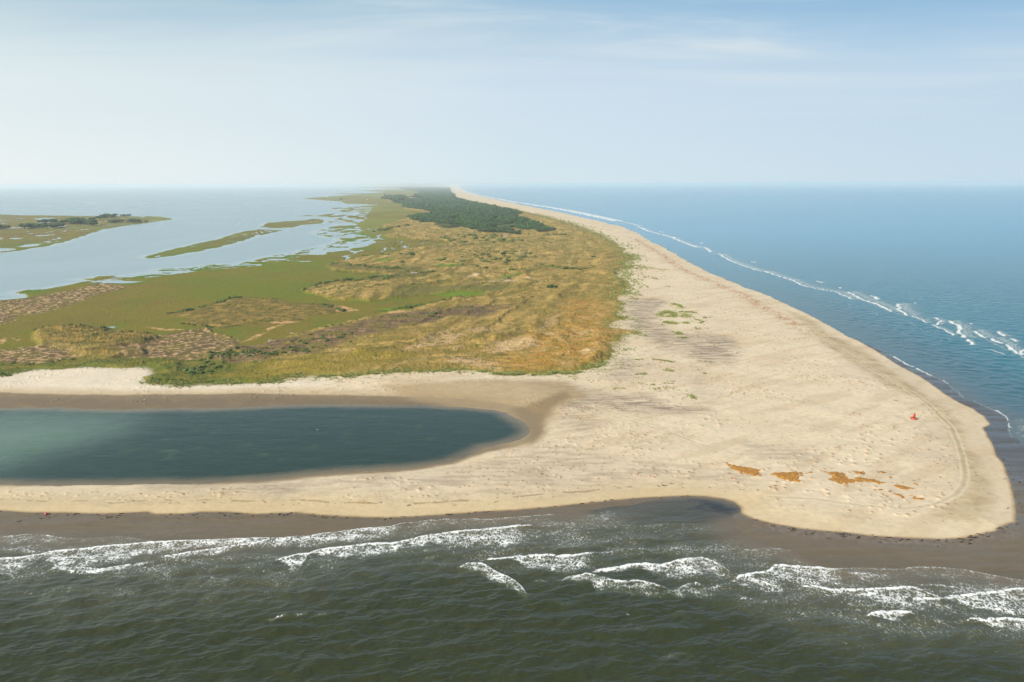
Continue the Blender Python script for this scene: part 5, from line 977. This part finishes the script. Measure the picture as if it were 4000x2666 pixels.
bobj('lantern', M_st, B, build=lambda bm: lathe(bm, [(.14,2.5),(.14,2.62),(.09,2.66),(.11,2.80),(.03,2.86)], 12)); bobj('lower_ring', M_or, B, build=lambda bm: lathe(bm, [(.60,.98),(.64,1.0),(.64,1.06),(.60,1.08)], 16))
# pink float, lime float
for (x_, y_, r, m_, lab) in ((181,2020,.42,M_pk,'bright pink round float on the wet sand at the left'),(2165,950,1.0,M_lg,'pale green round float on the bare sandy patch in the dunes')):
    x, y = map(float, px2w(x_, y_)); F_ = empty('plastic_float', (x, y, height_at(x, y)+.02), label=lab, category='float'); prof = [(r*math.sin(t_), r-r*math.cos(t_)) for t_ in np.linspace(.15, 3.0, 10)]
    bobj('float_ball', m_, F_, build=lambda bm: lathe(bm, prof, 16), smooth=True); bobj('mooring_eye', m_, F_, build=lambda bm: lathe(bm, [(r*.2, r*1.95), (r*.22, r*2.2), (r*.1, r*2.3)], 8))
# pale stranded platform
x, y = map(float, px2w(1617,1079)); PL = empty('platform', (x, y, height_at(x, y)+.2), label='pale grey boxy platform lying among the shrubs at the edge of the tan grass', category='platform'); PL.rotation_euler = (0, .02, .08)
bobj('deck', M_gr, PL, build=lambda bm: [box(bm, -3.4, 3.0, -2.2+j*.9, -1.36+j*.9, 1.0, 1.12) for j in range(5)]); bobj('side_wall', M_gr, PL, build=lambda bm: (box(bm, -3.3, 2.9, -2.1, -1.95, -.3, .99), box(bm, 2.75, 2.9, -1.94, 2.2, -.3, .99), box(bm, -3.3, -3.15, -1.94, 2.2, -.3, .99)))
bobj('end_post', M_wh, PL, build=lambda bm: box(bm, 3.01, 3.7, -2.2, -1.2, -.3, 1.3))
# distant lighthouse: skeletal tower with a central tube and a lantern room
x, y = map(float, px2w(1503.5, 780.5)); LH = empty('lighthouse', (x, y, .3), label='tall dark skeletal lighthouse tower beyond the marsh', category='lighthouse')
bobj('central_tube', M_st, LH, build=lambda bm: lathe(bm, [(1.9,0),(1.7,20),(1.7,36)], 12)); bobj('lantern_room', M_st, LH, build=lambda bm: lathe(bm, [(3.4,35.9),(3.6,36.6),(2.6,36.7),(2.6,41),(3.0,41.2),(1.2,43.5),(.3,45)], 12))
for k in range(6):
    a = k*math.pi/3; bobj('tower_leg', M_st, LH, build=lambda bm: [bar(bm, (6.5*math.cos(a), 6.5*math.sin(a), -.5), (2.8*math.cos(a), 2.8*math.sin(a), 36), .4)]+[bar(bm, ((6.5-3.7*t_)*math.cos(a), (6.5-3.7*t_)*math.sin(a), 36*t_), ((6.5-3.7*t_)*math.cos(a+1.047), (6.5-3.7*t_)*math.sin(a+1.047), 36*t_), .25) for t_ in (.25, .5, .75)])
def house(x_, y_, w_, d_, h_, mw, lab, stilt=2.0, roof=None):
    x, y = map(float, px2w(x_, y_)); E = empty('house', (x, y, .2), label=lab, category='house')
    bobj('wall', mw, E, build=lambda bm: box(bm, -w_/2, w_/2, -d_/2, d_/2, stilt, stilt+h_))
    def rf(bm):
        a = [bm.verts.new(p) for p in ((-w_/2-.6, -d_/2-.6, stilt+h_+.01), (w_/2+.6, -d_/2-.6, stilt+h_+.01), (w_/2+.6, d_/2+.6, stilt+h_+.01), (-w_/2-.6, d_/2+.6, stilt+h_+.01), (-w_/2-.6, 0, stilt+h_*1.6), (w_/2+.6, 0, stilt+h_*1.6))]
        for f in ((0,1,5,4),(2,3,4,5),(0,4,3),(1,2,5),(3,2,1,0)): bm.faces.new([a[i] for i in f])
    bobj('roof', roof or M_rd, E, build=rf)
    for sx in (-1, 1):
        for sy in (-1, 1): bobj('stilt', M_st, E, build=lambda bm: box(bm, sx*w_*.42-.25, sx*w_*.42+.25, sy*d_*.42-.25, sy*d_*.42+.25, -1, stilt-.01))
    for sx in (-.3, .3): bobj('window', M_st, E, build=lambda bm: box(bm, sx*w_-w_*.09, sx*w_+w_*.09, -d_/2-.06, -d_/2-.003, stilt+h_*.35, stilt+h_*.75))
house(1276,772.5,12,8,5,M_wh,'tiny white cottage far off on the thin marsh spit',1.5,M_wh); house(1332,784,15,10,7,M_rf,'brown-red stilt house at the edge of the far sound',3.5); house(1435,783,11,9,5.5,M_wh,'small white house with a reddish wall alone in the far marsh',1.2,M_rf)
x, y = map(float, px2w(1316,788)); BT = empty('boat', (x, y, 0), label='small white boat moored left of the stilt house', category='boat')
def hull(bm):
    a = [bm.verts.new(p) for p in ((-4.5,-1.4,.9),(2,-1.5,.9),(5,0,1.2),(2,1.5,.9),(-4.5,1.4,.9),(-4.2,-.8,-.3),(2,-.8,-.3),(4,0,-.2),(2,.8,-.3),(-4.2,.8,-.3))]
    for f in ((0,1,6,5),(1,2,7,6),(2,3,8,7),(3,4,9,8),(4,0,5,9),(0,4,3,2,1),(5,6,7,8,9)): bm.faces.new([a[i] for i in f])
bobj('hull', M_wh, BT, build=hull); bobj('cabin', M_wh, BT, build=lambda bm: box(bm, -1.5, 1.5, -1, 1, .95, 2.6))
# gulls: body, two wings
def gull(x_, y_, z, lab, yaw):
    x, y = map(float, px2w(x_, y_, z)); G = empty('gull', (x, y, z), label=lab, category='gull'); G.rotation_euler = (0, .15, yaw); G.scale = (.8,)*3
    bobj('body', M_wh, G, build=lambda bm: lathe_x(bm), smooth=True)
    for s_ in (-1, 1):
        def wg(bm, s_=s_):
            t = [(-.10,s_*.05,.03),(.13,s_*.05,.03),(.10,s_*.34,.16),(-.07,s_*.34,.16),(-.16,s_*.66,.10)]; a = [bm.verts.new(p) for p in t]; b = [bm.verts.new((p[0], p[1], p[2]-.015)) for p in t]
            for f in ((0,1,2,3),(3,2,4)): bm.faces.new([a[i] for i in f]); bm.faces.new([b[i] for i in f][::-1])
            for i, j in ((0,1),(1,2),(2,4),(4,3),(3,0)): bm.faces.new((a[i], b[i], b[j], a[j]))
        bobj('wing', M_wh, G, build=wg)
def lathe_x(bm):
    prof = [(.01,-.34),(.05,-.26),(.075,-.1),(.08,.05),(.055,.15),(.05,.2),(.012,.28)]; n = 10
    R = [[bm.verts.new((z, r*math.cos(k*.6283), r*math.sin(k*.6283))) for k in range(n)] for r, z in prof]
    for a, b in zip(R, R[1:]):
        for k in range(n): bm.faces.new((a[k], a[(k+1) % n], b[(k+1) % n], b[k]))
    bm.faces.new(R[0][::-1]); bm.faces.new(R[-1])
gull(2453,2402,9,'white gull flying over the dark green sea in the foreground',.9); gull(1239,1679,6,'white gull flying low over the dark green lagoon',1.3)
# ------------------------------------------------------------------ haze, sun, sky, camera
hv = bpy.data.materials.new('haze_air'); hv.use_nodes = True; t = NT(hv); t.n.clear(); o_ = t.new('ShaderNodeOutputMaterial')
vol = t.new('ShaderNodeVolumePrincipled', {'Color': HAZE_COL, 'Density': HAZE_D, 'Anisotropy': HAZE_G}); t.l.new(vol.outputs[0], o_.inputs['Volume'])
YB = float(Yr[-1])+500; XB = float(np.abs(GX).max())+500
hz_o = bobj('haze', hv, build=lambda bm: box(bm, -XB, XB, -6500, YB, -4.5, HAZE_TOP)); hz_o['kind'] = 'stuff'; hz_o['label'] = 'thin pale sea haze over the whole coast'; hz_o['category'] = 'haze'
SUN_EL, SUN_AZ = math.radians(33), math.atan2(-.80, -.60)       # azimuth measured from +Y towards +X
sd = Vector((math.sin(SUN_AZ)*math.cos(SUN_EL), math.cos(SUN_AZ)*math.cos(SUN_EL), math.sin(SUN_EL)))
sl = bpy.data.lights.new('sun', 'SUN'); sl.energy = SUN_E; sl.angle = math.radians(.6); sl.color = (1, .93, .80); so_ = bpy.data.objects.new('sun', sl); col.objects.link(so_); so_.rotation_euler = sd.to_track_quat('Z', 'Y').to_euler(); so_.location = (0, 0, 500)
w = bpy.data.worlds.new('World'); bpy.context.scene.world = w; w.use_nodes = True; t = NT(w); t.n.clear()
sky = t.new('ShaderNodeTexSky', sky_type='NISHITA', sun_disc=False, sun_elevation=SUN_EL, sun_rotation=SUN_AZ, altitude=100, air_density=1.0, dust_density=1.5, ozone_density=1.5)
g_ = t.new('ShaderNodeTexCoord'); sx_ = t.new('ShaderNodeSeparateXYZ', {'Vector': (g_, 'Generated')})
def mr(src, a, b, c=0., d=1., it='LINEAR'):
    n = t.new('ShaderNodeMapRange', {'From Min': a, 'From Max': b, 'To Min': c, 'To Max': d}); n.interpolation_type = it; t.l.new(src, n.inputs['Value']); return n.outputs[0]
def mixc(f, a, b):
    n = t.new('ShaderNodeMix', data_type='RGBA')
    for k, v in ((0, f), (6, a), (7, b)):
        if hasattr(v, 'links'): t.l.new(v, n.inputs[k])
        else: n.inputs[k].default_value = v if not isinstance(v, tuple) else v+(1,)
    return n.outputs[2]
def math_(op, a, b):
    n = t.new('ShaderNodeMath', operation=op)
    for k, v in enumerate((a, b)):
        if hasattr(v, 'links'): t.l.new(v, n.inputs[k])
        else: n.inputs[k].default_value = v
    return n.outputs[0]
az = mr(sx_.outputs['X'], -.60, .60)                      # west to east across the view
el = sx_.outputs['Z']
sc_ = t.new('ShaderNodeVectorMath', operation='SCALE'); t.l.new(sky.outputs[0], sc_.inputs[0]); sc_.inputs['Scale'].default_value = SKY_S
E = SKYEXP
def S(c): return tuple(float(v)*E for v in lin(c))
hor = mixc(mr(az, 0, .5), S((236,242,241)), mixc(mr(az, .45, 1), S((212,229,236)), S((196,217,232))))
m8 = mixc(mr(az, 0, .5), S((224,235,236)), mixc(mr(az, .45, 1), S((208,224,236)), S((190,213,231))))
top = mixc(mr(az, 0, .5), S((168,198,212)), mixc(mr(az, .45, 1), S((164,195,217)), S((110,170,214))))
veil = mixc(mr(el, 0, .10, it='SMOOTHSTEP'), hor, mixc(mr(el, .10, .235, it='SMOOTHSTEP'), m8, top))
# thin cirrus: a flat layer high up, so it converges towards the horizon
zz = math_('MAXIMUM', el, .03); dx_ = math_('DIVIDE', sx_.outputs['X'], zz); dy_ = math_('DIVIDE', sx_.outputs['Y'], zz)
cv = t.new('ShaderNodeCombineXYZ'); t.l.new(dx_, cv.inputs[0]); t.l.new(dy_, cv.inputs[1])
mp = t.new('ShaderNodeMapping', {'Rotation': (0, 0, .35), 'Scale': (.42, .9, 1)}); t.l.new(cv.outputs[0], mp.inputs['Vector'])
n_ = t.new('ShaderNodeTexNoise', {'Vector': (mp, 0), 'Scale': .55, 'Detail': 7.0, 'Roughness': .58, 'Distortion': .7})
cf = math_('MULTIPLY', mr(n_.outputs['Fac'], .46, .72, it='SMOOTHSTEP'), mr(el, .05, .16, 0, CIRRUS))
veil = mixc(cf, veil, S((214,226,232)))
cd = math_('MULTIPLY', mr(n_.outputs['Fac'], .50, .30, it='SMOOTHSTEP'), mr(el, .08, .2, 0, .22)); veil = mixc(cd, veil, S((120,170,214)))
fac = mr(el, .16, .55, 1.0, .25, 'SMOOTHSTEP')
bg = t.new('ShaderNodeBackground'); t.l.new(mixc(fac, sc_.outputs[0], veil), bg.inputs['Color']); bg.inputs['Strength'].default_value = 1.0
ow = t.new('ShaderNodeOutputWorld'); t.l.new(bg.outputs[0], ow.inputs[0])
cam = bpy.data.cameras.new('camera'); cam.sensor_width = 36; cam.lens = FPX/4000*36; cam.clip_start = 1; cam.clip_end = 600000
co = bpy.data.objects.new('camera', cam); col.objects.link(co)
up = Vector((0, SP, CP)); rt = Vector((1, 0, 0)); bk = Vector((0, -CP, SP)); c_, s_ = math.cos(ROLL), math.sin(ROLL)
rt2 = rt*c_-up*s_; up2 = up*c_+rt*s_
M = Matrix((rt2, up2, bk)).transposed().to_4x4(); M.translation = Vector((0, 0, H)); co.matrix_world = M
sc = bpy.context.scene; sc.camera = co
sc.view_settings.view_transform = 'Standard'; sc.view_settings.look = 'None'; sc.view_settings.gamma = 1; sc.view_settings.exposure = EXPOSURE
sc.cycles.max_bounces = 4; sc.cycles.diffuse_bounces = 2; sc.cycles.glossy_bounces = 2; sc.cycles.volume_bounces = 1; sc.cycles.use_denoising = DENOISE
sc.cycles.sample_clamp_indirect = 3; sc.cycles.use_adaptive_sampling = True; sc.cycles.adaptive_threshold = .02
w.cycles.sampling_method = 'AUTOMATIC'
